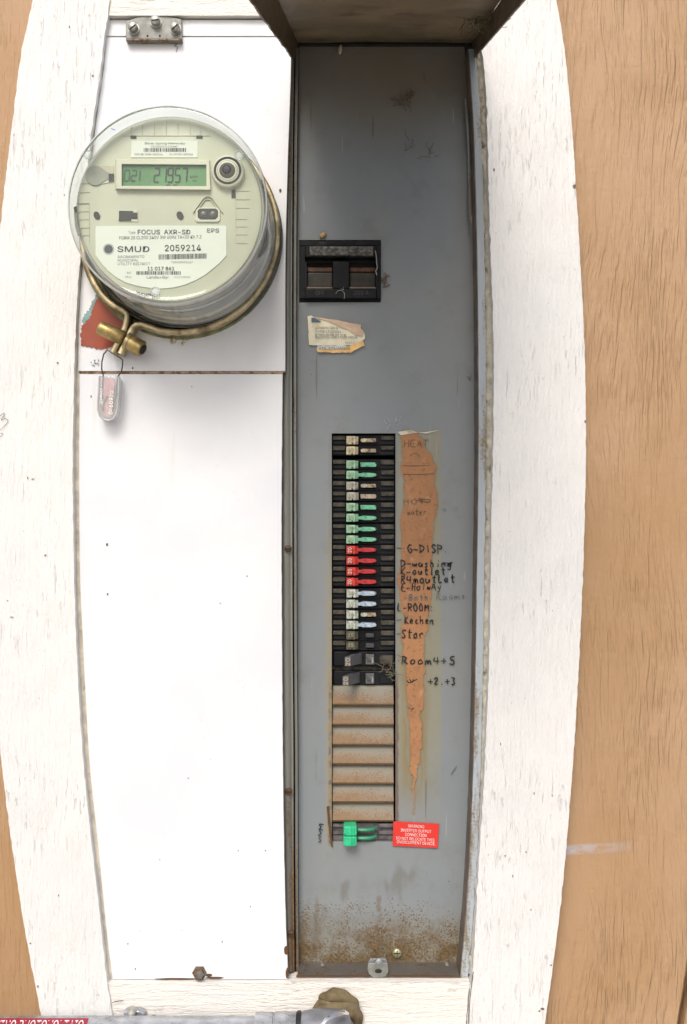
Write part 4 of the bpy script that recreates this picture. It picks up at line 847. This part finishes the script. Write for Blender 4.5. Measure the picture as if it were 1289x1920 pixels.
# rust trail left of slot foot
part('rust_trail', MB().prism(jag([(613, 1513), (617, 1512), (620, 1540), (623, 1570), (624.5, 1588), (621.5, 1588), (617, 1560)], .6, 4, 5), 2.4, .5), RUSTE, dead)
# double green breaker
gb = thing('green_double_breaker', 'two pole breaker with bright green tied handles beside the red sticker', 'circuit breaker', R(682, 1580, -10), 'breakers in the slot of the grey cover')
DGREY = simple('dusty_grey_plastic', (.125, .115, .12), .55, 0, .35, 70, .3, 400, (.06, .055, .055), 60, .45, .65)
part('body', MB().box(623.8, 1543, 741, 1577, -7, -28, .6), DGREY, gb)
for y in (1550, 1563): part('shoulder', MB().box(624.5, y - 4, 645, y + 1.5, -4, -9, .5).box(710, y - 5, 738, y + 2, -3, -9, .5), DGREY, gb)
part('shoulder', MB().box(624.5, 1567, 645, 1576, -5, -9, .5).box(710, 1566, 738, 1575.5, -5, -9, .5).box(672, 1561, 709, 1565.5, -3, -9, .5), DGREY, gb)
GRN = simple('bright_green_plastic', (.03, .50, .24), .35, 0, .12, 60, .05, 300, (.02, .30, .15), 60, .55, .75); GRND = simple('deep_green_toggle', (.012, .12, .06), .35)
for k, (y, l) in enumerate(((1558.5, 0), (1578, 0))):
    h = part('handle', MB().prism([(644.8 - k * .5, y - 8.8), (669.2, y - 8.8), (669.6, y + 6.5), (667, y + 9.2), (648, y + 9.2), (644.6 - k * .5, y + 5)], 16 + k, -6, 1.3, 2), GRN, gb, False)
    part('ridge', MB().box(659, y - 8, 660.4, y + 7, 17.3 + k, 10).box(664.3, y - 8, 665.2, y + 7, 17.1 + k, 10), GRND if False else simple('green_ridge', (.02, .38, .18), .4), h)
    part('toggle', MB().tube([R(671, y - 3 - k * 4, 4), R(680, y - 2.3 - k * 4, 5), R(692, y - 2.6 - k * 4, 4.5), R(700, y - 4.2 - k * 4, 3.5), R(706, y - 7 - k * 4, 1)], [.0026, .0028, .0026, .0024, .0016], 8), simple('toggle_green', (.02, .20, .10), .3), gb, True)
part('tie_bar', MB().box(646, 1566.6, 668, 1570.0, 12, 0), GRND, gb)
part('foot_blank', MB().box(624, 1578.4, 741, 1586, -12, -20), GREY, dead)

# ------------------------------------------------------------------ electric meter
FD = 160.0                        # depth of the dial face
mx, mz = 314.0, 384.0             # dome front centre in the photo
met = thing('electric_meter', 'round electric meter with clear dome, cream face and green display reading 21957', 'electric meter', R(338, 438, D_COV))
c0 = R(mx, mz, 172); kk = KP * (CD - 172) / CD
def back_px(d):                   # where the meter axis shows at depth d
    s = CD / (CD - d); return (CX + c0.x / KP * s, CY - (c0.z - CH) / KP * s)
def mlathe(prof, seg=96, closed=False):
    m = MB(); vs = []; n = len(prof); fs = []
    for r, d in prof:
        for i in range(seg): a = 2 * math.pi * i / seg; vs.append((c0.x + r * kk * math.cos(a), -d * .001, c0.z + r * kk * math.sin(a)))
    for j in range(n - 1 if not closed else n):
        for i in range(seg): a0 = j*seg+i; a1 = j*seg+(i+1) % seg; q = ((j+1) % n)*seg; fs.append((a0, a1, q+(i+1) % seg, q+i))
    return m.add(vs, fs)
dome = part('glass_dome', mlathe([(0.01, 171.2), (60, 171.2), (120, 171.0), (160, 170.5), (172, 170.6), (177, 171.6), (181, 172.2), (185.5, 171.5), (188, 169), (188.6, 166), (187.4, 162), (186.6, 150), (187.2, 110), (188, 80), (190, 66), (196, 62)]), CLEAR, met, True, angle=60)
part('dome_lip', mlathe([(184.6, 172.3), (187.6, 170.8), (188.9, 167.5), (188.6, 164), (187.2, 164.5), (187.4, 168), (185.8, 170.3)], closed=True), simple('frosted_lip', (.52, .55, .54), .25, .0, .15, 30), met, True)
for bx_, by_, r_ in ((165, 290, 8), (449, 292, 9), (292, 547, 9.5)):
    part('dome_boss', MB().lathe(bx_, by_, [(0, 174.5), (r_ * .55, 174.4), (r_ * .7, 173.6), (r_ * .9, 175), (r_, 174.2), (r_, 171)], 173, 24), m_clear('boss_plastic', (.86, .89, .88), .35, .08, .25), dome, True)
part('meter_body', mlathe([(0.01, 152.5), (178, 152.5), (180.5, 150.5), (181, 140), (181.5, 96), (184, 92), (184, 70), (189, 68), (190, 46), (190, D_COV)]), MBODY, met, True, angle=30)
part('body_band', mlathe([(182, 128), (183.6, 126), (183.8, 116), (182, 114)]), simple('silver_band', (.62, .63, .62), .18, .85, .1, 20), met, True)
part('body_band', mlathe([(184.3, 90), (186.2, 88), (186.6, 76), (184.3, 74)]), simple('pale_band', (.70, .69, .65), .25, .1, .1, 20), met, True)
part('gasket', mlathe([(190.5, 60), (195, 58), (196, 48), (196, D_COV)]), DARK, met, True)
# dial face (round), depth FD-4, details raised to FD
fd = FD - 4
face = part('dial_face', mlathe([(0.01, fd), (168, fd), (174, fd - 1), (177, fd - 4)]), FACE, met, True)
def fbox(n, x0, y0, x1, y1, d1, d0, mat, bev=.5, parent=None, seg=2): return part(n, MB().box(x0, y0, x1, y1, d1, d0, bev, seg), mat, parent or face)
bz = MB(); fo = [(217, 298), (394, 300), (396, 357), (217, 355)]; fi = [(228.5, 307.5), (387.5, 308.5), (387.5, 349), (228.5, 348.5)]
vs = [R(x, y, fd) for x, y in fo] + [R(x + (1.5 if i in (0, 3) else -1.5), y + (1.5 if i < 2 else -1.5), fd + 5) for i, (x, y) in enumerate(fo)] + [R(x, y, fd + 5) for x, y in fi] + [R(x, y, fd + 1) for x, y in fi]
bz.add(vs, [(a + i, a + (i+1) % 4, a + 4 + (i+1) % 4, a + 4 + i) for a in (0, 4, 8) for i in range(4)])
part('display_bezel', bz, FACE2, face)
lcd = part('display', MB().box(228, 307.5, 388, 349.5, fd + 1.4, fd - .5), simple('lcd_green', (.095, .235, .085), .25, 0, .12, 14), face)
seg_m = MB(); seg_m.flat = True
SEG = {'0': 'abcdef', '1': 'bc', '2': 'abged', '5': 'afgcd', '7': 'abc', '9': 'abcfgd'}
def seg7(ch, x0, y0, w, h, t, sl, d, mbx):
    def P(u, v): return (x0 + u * w + (1 - v) * sl, y0 + v * h)
    for s_ in SEG[ch]:
        a, b = {'a': ((.12, 0), (.88, 0)), 'b': ((1, .05), (1, .46)), 'c': ((1, .54), (1, .95)), 'd': ((.12, 1), (.88, 1)), 'e': ((0, .54), (0, .95)), 'f': ((0, .05), (0, .46)), 'g': ((.12, .5), (.88, .5))}[s_]
        p, q = Vector(P(*a)), Vector(P(*b)); tt = (q - p).normalized(); n = Vector((-tt.y, tt.x)) * t / 2; e = tt * t * .4
        pts = [p - e, p + n, q + n, q + e, q - n, p - n]; mbx.sheet([(k.x, k.y) for k in pts], d)
for ch, x in zip('21957', (289, 302, 314.5, 328, 341)): seg7(ch, x, 315.5, 9, 26, 2.9, 2, fd + 1.9, seg_m)
text(seg_m, 'kWh', 357, 371, 331, 4.6, fd + 1.9, .02); seg_m.sheet([(312, 346), (319, 346), (319, 347.6), (312, 347.6)], fd + 1.9); seg_m.sheet([(325, 346), (333, 346), (333, 347.6), (325, 347.6)], fd + 1.9); text(seg_m, 'DEL', 362, 370, 338.5, 3, fd + 1.9)
part('digits', seg_m, simple('lcd_black', (.022, .038, .018), .5), lcd)
seg_s = MB(); seg_s.flat = True
for ch, x in zip('021', (233, 246, 253)): seg7(ch, x, 319, 9, 20, 2.1, 1.5, fd + 1.9, seg_s)
part('small_digits', seg_s, simple('lcd_dim', (.03, .07, .035), .5), lcd)
# network label
nl = part('network_label', MB().prism([(247, 264), (371.5, 264), (371, 295), (246, 295)], fd + .8, fd - .3), LABW, face)
m = MB(); text(m, 'Silver Spring Networks', 271.5, 347, 268.6, 3.6, fd + 1.1, .012); text(m, '0213500101176947', 284, 333, 274.6, 3.0, fd + 1.1, .01); barcode(m, 270, 277.5, 350, 284.5, fd + 1.1, seed=3); text(m, 'FCC ID: OWR-NIC514', 253, 305, 289.3, 3.2, fd + 1.1, .012); text(m, 'IC: 5975A-NIC514', 318, 362, 289.3, 3.2, fd + 1.1, .012)
part('lettering', m, INK, nl)
# main label
lab = part('name_label', MB().prism([(181, 424), (302, 422.8), (422, 423), (425, 426), (425, 479), (412, 493), (399, 504), (384, 516), (366, 526), (346, 534), (325, 539), (303, 541), (281.6, 540), (258, 536), (236, 529.5), (218, 519.5), (203, 507.6), (190, 493), (179.5, 478), (179.5, 428)], fd + 1, fd - .3), LABW, face)
m = MB(); L_ = fd + 1.3
text(m, 'FOCUS  AXR-SD', 258.5, 357, 434.8, 8.4, L_, .012); text(m, 'FORM 2S CL200 240V 3W 60Hz TA=30 Kh 7.2', 224, 378, 446, 5.8, L_, .010, .8)
text(m, 'SMUD', 220.5, 280, 466.8, 10.2, L_, .05); text(m, '2059214', 309.5, 377, 465, 11.2, L_, .022, .6)
text(m, '11 017 861', 277, 327, 503.4, 6.6, L_, .02); text(m, 'Landis+Gyr', 275.5, 317, 519.8, 5, L_, .012)
barcode(m, 298, 477, 388, 486.5, L_, seed=5, rot=1.2); barcode(m, 256, 508.5, 339, 515, L_, seed=8)
part('lettering', m, INK, lab)
m = MB(); text(m, 'SACRAMENTO', 221, 271, 481.2, 4.7, L_, .012); text(m, 'MUNICIPAL', 221, 260, 487.9, 4.7, L_, .012); text(m, 'UTILITY DISTRICT', 221, 282, 494.6, 4.7, L_, .012); text(m, 'EPS', 388.5, 411, 432, 7.4, L_, .02); text(m, 'Type', 241, 254, 435.5, 5, L_, .0); text(m, '*SXA2059214*', 321, 362, 491.5, 4, L_, .005)
text(m, '-352', 236, 246, 511.5, 3.4, L_); text(m, '0311', 235, 247, 519, 3.6, L_, .01); text(m, '76310198036', 326, 357, 519.6, 3.2, L_); part('small_lettering', m, INKG, lab)
part('logo_disc', MB().lathe(204, 467, [(0, L_), (7.5, L_), (8.6, L_ - .1)], L_, 28), simple('slate_disc', (.045, .055, .055), .5), lab); part('logo_halo', MB().lathe(204, 467, [(8.7, L_ - .05), (10.6, L_ - .1)], L_, 28), simple('halo', (.38, .41, .38), .5), lab)
# keyhole recess
RECESS = simple('grey_olive_recess', (.27, .28, .22), .5, 0, .1, 30); DREC = simple('dark_recess', (.030, .032, .022), .6)
pts = [(179 + 18.5 * math.cos(a), 329 - 18.5 * math.sin(a)) for a in [rad(k) for k in range(45, 316, 10)]] + [(201, 337), (206, 334), (206, 325), (201, 322)]
part('key_frame', MB().prism([(190, 310.5), (214, 310.5), (214, 341), (190, 345)], fd + .9, fd - .2, .3), simple('frame_shade', (.48, .46, .34), .5), face)
part('key_recess', MB().prism(pts, fd + 1.5, fd, .2), RECESS, face); part('key_slot', MB().box(204, 325.5, 213.5, 339.5, fd + 2.0, fd, .2), DREC, face)
# optical port
op = part('optical_port', MB().lathe(427.5, 320.5, [(26.5, fd + 7), (29.5, fd + 6), (31.5, fd)], fd + 6, 48), FACE2, face, True)
part('port_ring', MB().lathe(427, 319.5, [(0, fd + 6.5), (17, fd + 6.5), (18.5, fd + 7.2), (20, fd + 5.8), (22, fd + 7.5), (25, fd + 7.8), (26.5, fd + 6.5)], fd + 7, 48), simple('black_ring', (.010, .011, .008), .65), op, True)
part('port_lens', MB().lathe(426.5, 319.5, [(0, fd + 7.4), (8, fd + 7.4), (13.5, fd + 7.3), (15, fd + 7)], fd + 7, 40), simple('olive_lens', (.045, .042, .022), .6), op, True)
part('port_pupil', MB().lathe(425.5, 317, [(0, fd + 9), (6, fd + 8.8), (8.5, fd + 7.6)], fd + 8, 32), simple('ink_pupil', (.006, .008, .014), .15), op, True)
for q in ((245, 254, 256, 259.5), (368.5, 254, 380, 259.5), (434.5, 356, 442, 371)): part('slot', MB().box(*q, fd + .7, fd - .5), DREC, face)
for q in ((182, 404, 6, 7.5), (338, 404, 6.5, 7.8)): part('port_hole', MB().prism([(q[0] + q[2] * math.cos(a) + 1.5 * math.sin(a), q[1] + q[3] * math.sin(a) * 1.0) for a in [k * .4 for k in range(15)]], fd + .9, fd - .4), DREC, face)
part('connector_socket', MB().prism([(222, 393.5), (259, 393.5), (259, 416), (222, 413)], fd + .9, fd - .3, .3), FACE2, face); part('connector_hole', MB().prism([(223.5, 395), (250, 395.5), (250, 398.5), (258, 398.5), (258, 410.5), (246.5, 410.5), (246.5, 414), (223, 413.5)], fd + 1.4, fd), DREC, face)
tri = MB()
for o_, dd in ((0, 2.2), (6, 1.6)):
    pts = [(362 + o_, 398 - o_ * .3), (382 + o_ * .4, 371 + o_ * .6), (388, 367.5 + o_), (392, 367.5 + o_), (398 - o_ * .4, 371 + o_ * .6), (418 - o_, 398 - o_ * .3)]
    for i in range(5): a, b = Vector(pts[i]), Vector(pts[i + 1]); n = Vector((-(b - a).y, (b - a).x)).normalized() * .7; tri.prism([tuple(a - n), tuple(b - n), tuple(b + n), tuple(a + n)], fd + dd, fd - .2)
part('triangle_relief', tri, simple('relief_shade', (.46, .46, .33), .5), face)
part('socket_frame', MB().prism([(368, 394), (373, 389), (408, 389), (413, 394), (413, 412), (409, 416), (369, 416), (366, 412)], fd + 1.8, fd - .3, .6, 2), FACE2, face)
part('twin_socket', MB().prism([(371, 394), (375, 390.8), (405, 390.8), (409, 394), (409, 406), (404, 411), (376, 411), (371, 407)], fd + 2.4, fd, .3), DREC, face)
for x in (381.5, 399): part('socket_pin', MB().lathe(x, 401.5, [(0, fd + 3.2), (4, fd + 3.1), (6, fd + 2.5)], fd + 3, 18), simple('pin_grey', (.10, .10, .085), .35), face, True)
gro = MB()
def gl_(x0, y0, x1, y1): gro.box(min(x0, x1) - .35, min(y0, y1) - .35, max(x0, x1) + .35, max(y0, y1) + .35, fd + .55, fd - .2)
gl_(228, 254.5, 395, 254.5)
for x in (247, 267, 290, 312, 334, 357, 376): gl_(x, 226 + abs(x - 312) * .18, x, 254)
for y in (344, 360.5, 382, 396.5, 411.5, 427, 441): gl_(146 if y > 350 else 152, y, 168, y)
for x in (168, 442.5): gl_(x, 382 if x < 200 else 345, x, 455)
for y in (358, 374, 390, 411, 425, 440, 456): gl_(443.5, y, 468 if y < 400 else 464, y)
gl_(143, 382, 168, 382)
part('relief_line', gro, simple('relief_line', (.42, .42, .30), .6), face, stuff=True)
for pts in ([(228, 255), (222, 252), (206, 243), (214, 249)],): pass
part('side_tab', MB().prism([(138.5, 389), (143, 386), (144, 397), (140, 399)], fd + 1.5, fd - 1), DREC, face); part('side_strap', MB().prism([(139, 398), (143.5, 398), (146, 420), (151, 440), (146, 441), (141, 424)], fd + 1.5, fd - 1), RECESS, face)
m = MB(); rib(m, [(208, 241), (213, 242.5), (217, 244)], 1.6, 171.6, .2); part('blue_pen_mark', m, simple('blue_pen', (.12, .16, .55), .5), dome)
part('reset_rod', MB().tube([R(256, 549, 158), R(270, 553, 160), R(290, 553, 162)], .0016, 8), simple('dark_wire', (.06, .06, .055), .4, .5), met, True)

# ------------------------------------------------------------------ locking ring
rg = thing('locking_ring', 'tarnished brass-coloured locking ring clamped round the meter base', 'clamp ring', R(338, 632, D_COV))
RD = 52.0
ring_c = (334.5, 437.5); ring_r = 187.0
path = []
left = [(241, 592.5), (238, 588.5), (232, 584), (218, 576.5), (204, 566), (192, 553), (181, 536), (172, 519), (165, 505)]
ends_l = [(213.5, 663), (219, 653), (227, 639), (234, 624), (238.5, 611), (240.5, 601)] + left
a0 = math.atan2(-(500 - ring_c[1]), 161 - ring_c[0]); 
def ringp(a):
    r_ = ring_r - 9.0 * min(1, max(0, (math.degrees(a) - 70) / 60)) + (3.5 * max(0, (math.degrees(a) - 185) / 18))
    return (ring_c[0] + r_ * math.cos(a), ring_c[1] - r_ * math.sin(a))
arc = []
aS = rad(203); aE = rad(203 - 304)
for i in range(91): arc.append(ringp(aS + (aE - aS) * i / 90))
ends_r = [(282, 615), (266, 610), (258, 611), (252, 615.5), (247, 624), (241, 637), (235, 650), (228, 665)]
path = [R(x, y, RD) for x, y in ends_l[:-1] + arc + ends_r]
def rrect(w, h, r, n=3):
    out = []
    for cx_, cy_, a in ((w-r, h-r, 0), (-w+r, h-r, 90), (-w+r, -h+r, 180), (w-r, -h+r, 270)):
        for k in range(n + 1): t = rad(a + 90 * k / n); out.append((cx_ + r * math.cos(t), cy_ + r * math.sin(t)))
    return out
part('band', MB().sweep(path, rrect(.0033, .0095, .0024)), BRONZE, rg, True, angle=50)
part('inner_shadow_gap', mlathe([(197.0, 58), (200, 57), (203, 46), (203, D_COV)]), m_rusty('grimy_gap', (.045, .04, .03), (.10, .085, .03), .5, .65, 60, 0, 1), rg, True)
part('base_gasket', MB().lathe(340, 446, [(190, D_COV + 2), (191, D_COV)], D_COV, 80), simple('olive_gasket', (.22, .24, .12), .8, 0, .4, 80), rg, True)
def barrel(n, p, q, r, mat, parent, lip=0):
    a, b = R(*p), R(*q); pts = [a, a.lerp(b, .06), a.lerp(b, .94), b]; return part(n, MB().tube(pts, [r * .86, r, r, r * .86], 28), mat, parent, True, angle=40)
barrel('bolt_barrel', (186, 614, 62), (232, 634, 62), .0082, BRASS, rg)
bh = barrel('bolt_head', (240, 640, 62), (268, 655, 64), .0094, BRASS, rg)
barrel('bolt_washer', (237, 639, 62), (243, 642, 62), .0104, BRONZE, rg)
barrel('bolt_socket', (267, 654.6, 64), (270.5, 656.5, 64.4), .0055, DARK, bh)
m = MB(); 
for x, y, r_ in ((327, 637, 7), (347, 638, 5), (322, 641, 4), (342, 645, 3), (396, 620, 5), (420, 611, 4)):
    m.tube([R(x, y - r_, D_COV), R(x, y, D_COV + 2), R(x, y + r_, D_COV)], [.0008, r_ * KP * .7, .0008], 8)
solo('putty_dab', m, simple('cream_putty', (.55, .48, .33), .8, 0, .2, 90, .4), 'cream putty lumps under the locking ring', 'putty', R(335, 645, D_COV), True)

# ------------------------------------------------------------------ wire seal
sl = thing('meter_seal', 'clear plastic utility seal with pink insert hanging from the locking ring by a wire', 'seal', R(203, 788, D_COV))
wd = 60
part('seal_wire', MB().tube([R(x, y, d) for x, y, d in ((196.5, 764, 50), (193, 745, 50), (193.5, 715, 52), (194, 703, 54), (191, 692, 56), (191.5, 678, 58), (195, 664, 61), (202, 656, 64), (208, 660, 65), (216, 665, 65), (224, 670, 65), (230.5, 675, 64), (230, 686, 60), (228, 697, 56), (221, 707, 52), (220, 715, 50), (219, 740, 50), (212, 765, 50))], .00085, 8), simple('brown_wire', (.12, .10, .07), .45, .5), sl, True)
def caps(w, x0, x1, yt, yb, tilt, d1, d0, bev):
    pts = [(x0, yt), (x0 - tilt * .6, (yt + yb) / 2)]; cx_ = (x0 + x1) / 2 - tilt; r_ = (x1 - x0) / 2
    for k in range(0, 181, 12): a = rad(180 + k); pts.append((cx_ + r_ * math.cos(a), yb - r_ - r_ * 1.0 * math.sin(a)))
    pts += [(x1 - tilt * .4, (yt + yb) / 2), (x1, yt + 1)]
    return MB().prism(pts, d1, d0, bev, 2)
part('seal_case', caps(0, 187, 224, 705, 788, 3, 58, 42, 1.6), CLEARS, sl, True)
part('case_edge', MB().tube([R(*p) for p in [(187, 705, 58), (184.5, 745, 58), (184, 768, 58), (188, 780, 58), (196, 787, 58), (204, 788.5, 58), (212, 786, 58), (218, 778, 58), (220.5, 766, 58), (222.5, 740, 58), (224, 706, 58)]], .0011, 8), simple('milky_edge', (.44, .44, .42), .3), sl, True)
part('pink_insert', MB().prism([(194.5, 708), (209, 708.5), (216, 711), (213, 745), (209, 783), (198, 781), (188.5, 770), (187, 760), (193, 757)], 53, 50, .5), simple('pink_plastic', (.62, .36, .36), .5, 0, .2, 60), sl)
m = MB(); text(m, '0460970', 207.5, 252, 777, 6.6, 58.6, .02, 87); text(m, 'SMUD', 189.5, 218, 757, 4.4, 58.6, .01, 88); part('numerals', m, simple('white_numerals', (.80, .80, .78), .5), sl)
part('insert_arm', MB().tube([R(193, 770, 54.5), R(195, 755, 54.5), R(202, 742, 54.5)], .0008, 6), simple('dim_arm', (.20, .18, .16), .5), sl, True)

# ------------------------------------------------------------------ conduit and fitting along the foot
cz = 1941.0; cdp = D_BRD + 26
def horiz(prof, dep=cdp, yc=cz, seg=48, mb=None):     # lathe about a horizontal axis; prof = [(x px, radius px)]
    c = R(0, yc, dep); k = KP * (CD - dep) / CD; vs = []; m = mb or MB(); n = len(prof)
    for x, r in prof:
        X = R(x, yc, dep).x
        for i in range(seg): a = 2 * math.pi * i / seg; vs.append((X, c.y + r * k * math.cos(a), c.z + r * k * math.sin(a)))
    return m.add(vs, [(j*seg+i, j*seg+(i+1) % seg, (j+1)*seg+(i+1) % seg, (j+1)*seg+i) for j in range(n-1) for i in range(seg)] + [tuple(range(seg)), tuple((n-1)*seg+i for i in range(seg))])
cond = thing('conduit', 'galvanised metal conduit running along the bottom below the white cover', 'conduit', R(300, 1975, cdp))
part('pipe', horiz([(-1500, 33.5), (500, 33.5)]), STEEL, cond, True)
part('strap', MB().prism([(232, 1899), (240, 1896), (262, 1896), (271, 1901), (271, 1906), (232, 1906)], D_BRD + 10, D_BRD - 2, 1), STEEL, cond); part('strap_screw', MB().lathe(247, 1900, [(0, 66), (7, 65), (9, 62), (9, 55)], 62, 18), ZINC, cond, True)
fit = thing('conduit_fitting', 'silver compression fitting and elbow at the right end of the conduit', 'conduit fitting', R(600, 1975, cdp))
part('coupling', horiz([(478, 34), (479, 40), (512, 40), (513, 38), (515, 38), (516, 41), (556, 41), (557.5, 38.5)]), STEEL, fit, True)
part('rubber_ring', horiz([(557, 40), (558, 42.5), (564, 42.5), (565, 40)]), simple('black_rubber', (.012, .012, .014), .5), fit, True)
eb = part('elbow_body', horiz([(565, 40), (572, 43), (590, 46), (610, 47), (630, 46), (646, 42), (656, 34), (660, 20)]), simple('cast_aluminium', (.25, .26, .28), .45, .5, .2, 60, .3, 300), fit, True)
part('bright_collar', MB().tube([R(600, 1930, 118), R(612, 1914, 113), R(628, 1903, 106), R(644, 1898, 96), R(652, 1900, 84)], [.0028, .003, .003, .0028, .002], 12), simple('bright_alloy', (.70, .72, .76), .14, .9, .1), fit, True)
tg = thing('conduit_label', 'red label with white lettering wrapped on the left end of the conduit', 'label', R(80, 1930, cdp))
def wrap(mb, x0, x1, a0_, a1_, r):
    c = R(0, cz, cdp); k = KP * (CD - cdp) / CD; n = 10; vs = []
    for x in (x0, x1):
        for i in range(n + 1): a = rad(a0_ + (a1_ - a0_) * i / n); vs.append(Vector((R(x, cz, cdp).x, c.y - r * k * math.cos(a), c.z + r * k * math.sin(a))))
    mb.flat = True; return mb.add(vs, [(i, i + 1, n + 2 + i, n + 1 + i) for i in range(n)])
part('label_sheet', wrap(MB(), -500, 168, -30, 83, 34.2), simple('crimson_vinyl', (.27, .015, .035), .4, 0, .08), tg)
m = MB(); vs, fs = glyphs('WARNING: POWER SOURCE FOLLOWING PHOTOVOLTAIC', .02); bx1 = max(v[0] for v in vs); c = R(0, cz, cdp); k = KP * (CD - cdp) / CD
ww = 425.0; out = []
for a, b in vs:
    X = R(161 - ww + a / bx1 * ww, cz, cdp).x; an = rad(30 + b / CAPH * 43); out.append(Vector((X, c.y - 34.7 * k * math.cos(an), c.z + 34.7 * k * math.sin(an))))
m.add(out, fs); m.flat = True; part('lettering', m, simple('label_white', (.75, .72, .72), .5), tg)
# foam putty lumps above the fitting
FO = simple('tan_duct_seal', (.165, .125, .062), .8, 0, .25, 60, .5, 200, (.10, .07, .035), 50, .45, .65)
def lump(segs, sd):
    m = MB()
    for (pts, rs) in segs:
        b = bmesh.new(); P = [R(*p) for p in pts]
        # smooth the path
        Q = []; RS = []
        for i in range(len(P) - 1):
            for t in (0, .25, .5, .75): Q.append(P[i].lerp(P[i+1], t)); RS.append(rs[i] + (rs[i+1] - rs[i]) * t)
        Q.append(P[-1]); RS.append(rs[-1])
        for _ in range(3): Q = [Q[0]] + [(Q[i-1] + Q[i] * 2 + Q[i+1]) / 4 for i in range(1, len(Q) - 1)] + [Q[-1]]
        mm = MB().tube(Q, [r * KP for r in RS], 18)
        for v in mm.v: v += Vector((nz(v.x * 90, v.z * 90, sd), nz(v.y * 90, v.z * 90, sd + 5), nz(v.x * 90, v.y * 90, sd + 9))) * .0022
        m.add(mm.v, mm.f)
    return m
solo('duct_seal', lump([([(594, 1912, 54), (600, 1900, 56), (612, 1893, 58), (628, 1890, 58), (648, 1888, 56), (664, 1893, 54), (671, 1906, 52), (672, 1922, 52)], [6, 11, 13, 14, 14, 14, 11, 7]), ([(600, 1876, 52), (606, 1870, 54), (620, 1866, 56), (636, 1867, 55), (648, 1872, 53), (662, 1880, 52), (670, 1892, 52)], [4, 8, 11, 11.5, 11, 10, 7]), ([(590, 1893, 52), (599, 1884, 55), (614, 1880, 57), (630, 1880, 56), (642, 1884, 54)], [4, 8, 9, 8, 5])], 3), FO, 'lumpy tan duct seal packed above the silver fitting', 'sealant', R(635, 1920, 50), True, angle=80)
# hairline cracks on the foot board
ck = MB()
for st in ([(211, 1880), (219, 1877), (232, 1876)], [(390, 1907), (300, 1907), (288, 1903), (279, 1908), (262, 1904)], [(888, 1822), (884, 1850), (881, 1880), (880, 1900), (879, 1920)]): rib(ck, st, 1.5, D_BRD + .8, .4)
solo('paint_crack', ck, simple('crack_dark', (.05, .04, .03), .9), 'dark hairline cracks in the paint of the bottom board', 'crack', R(540, 1920, D_BRD))
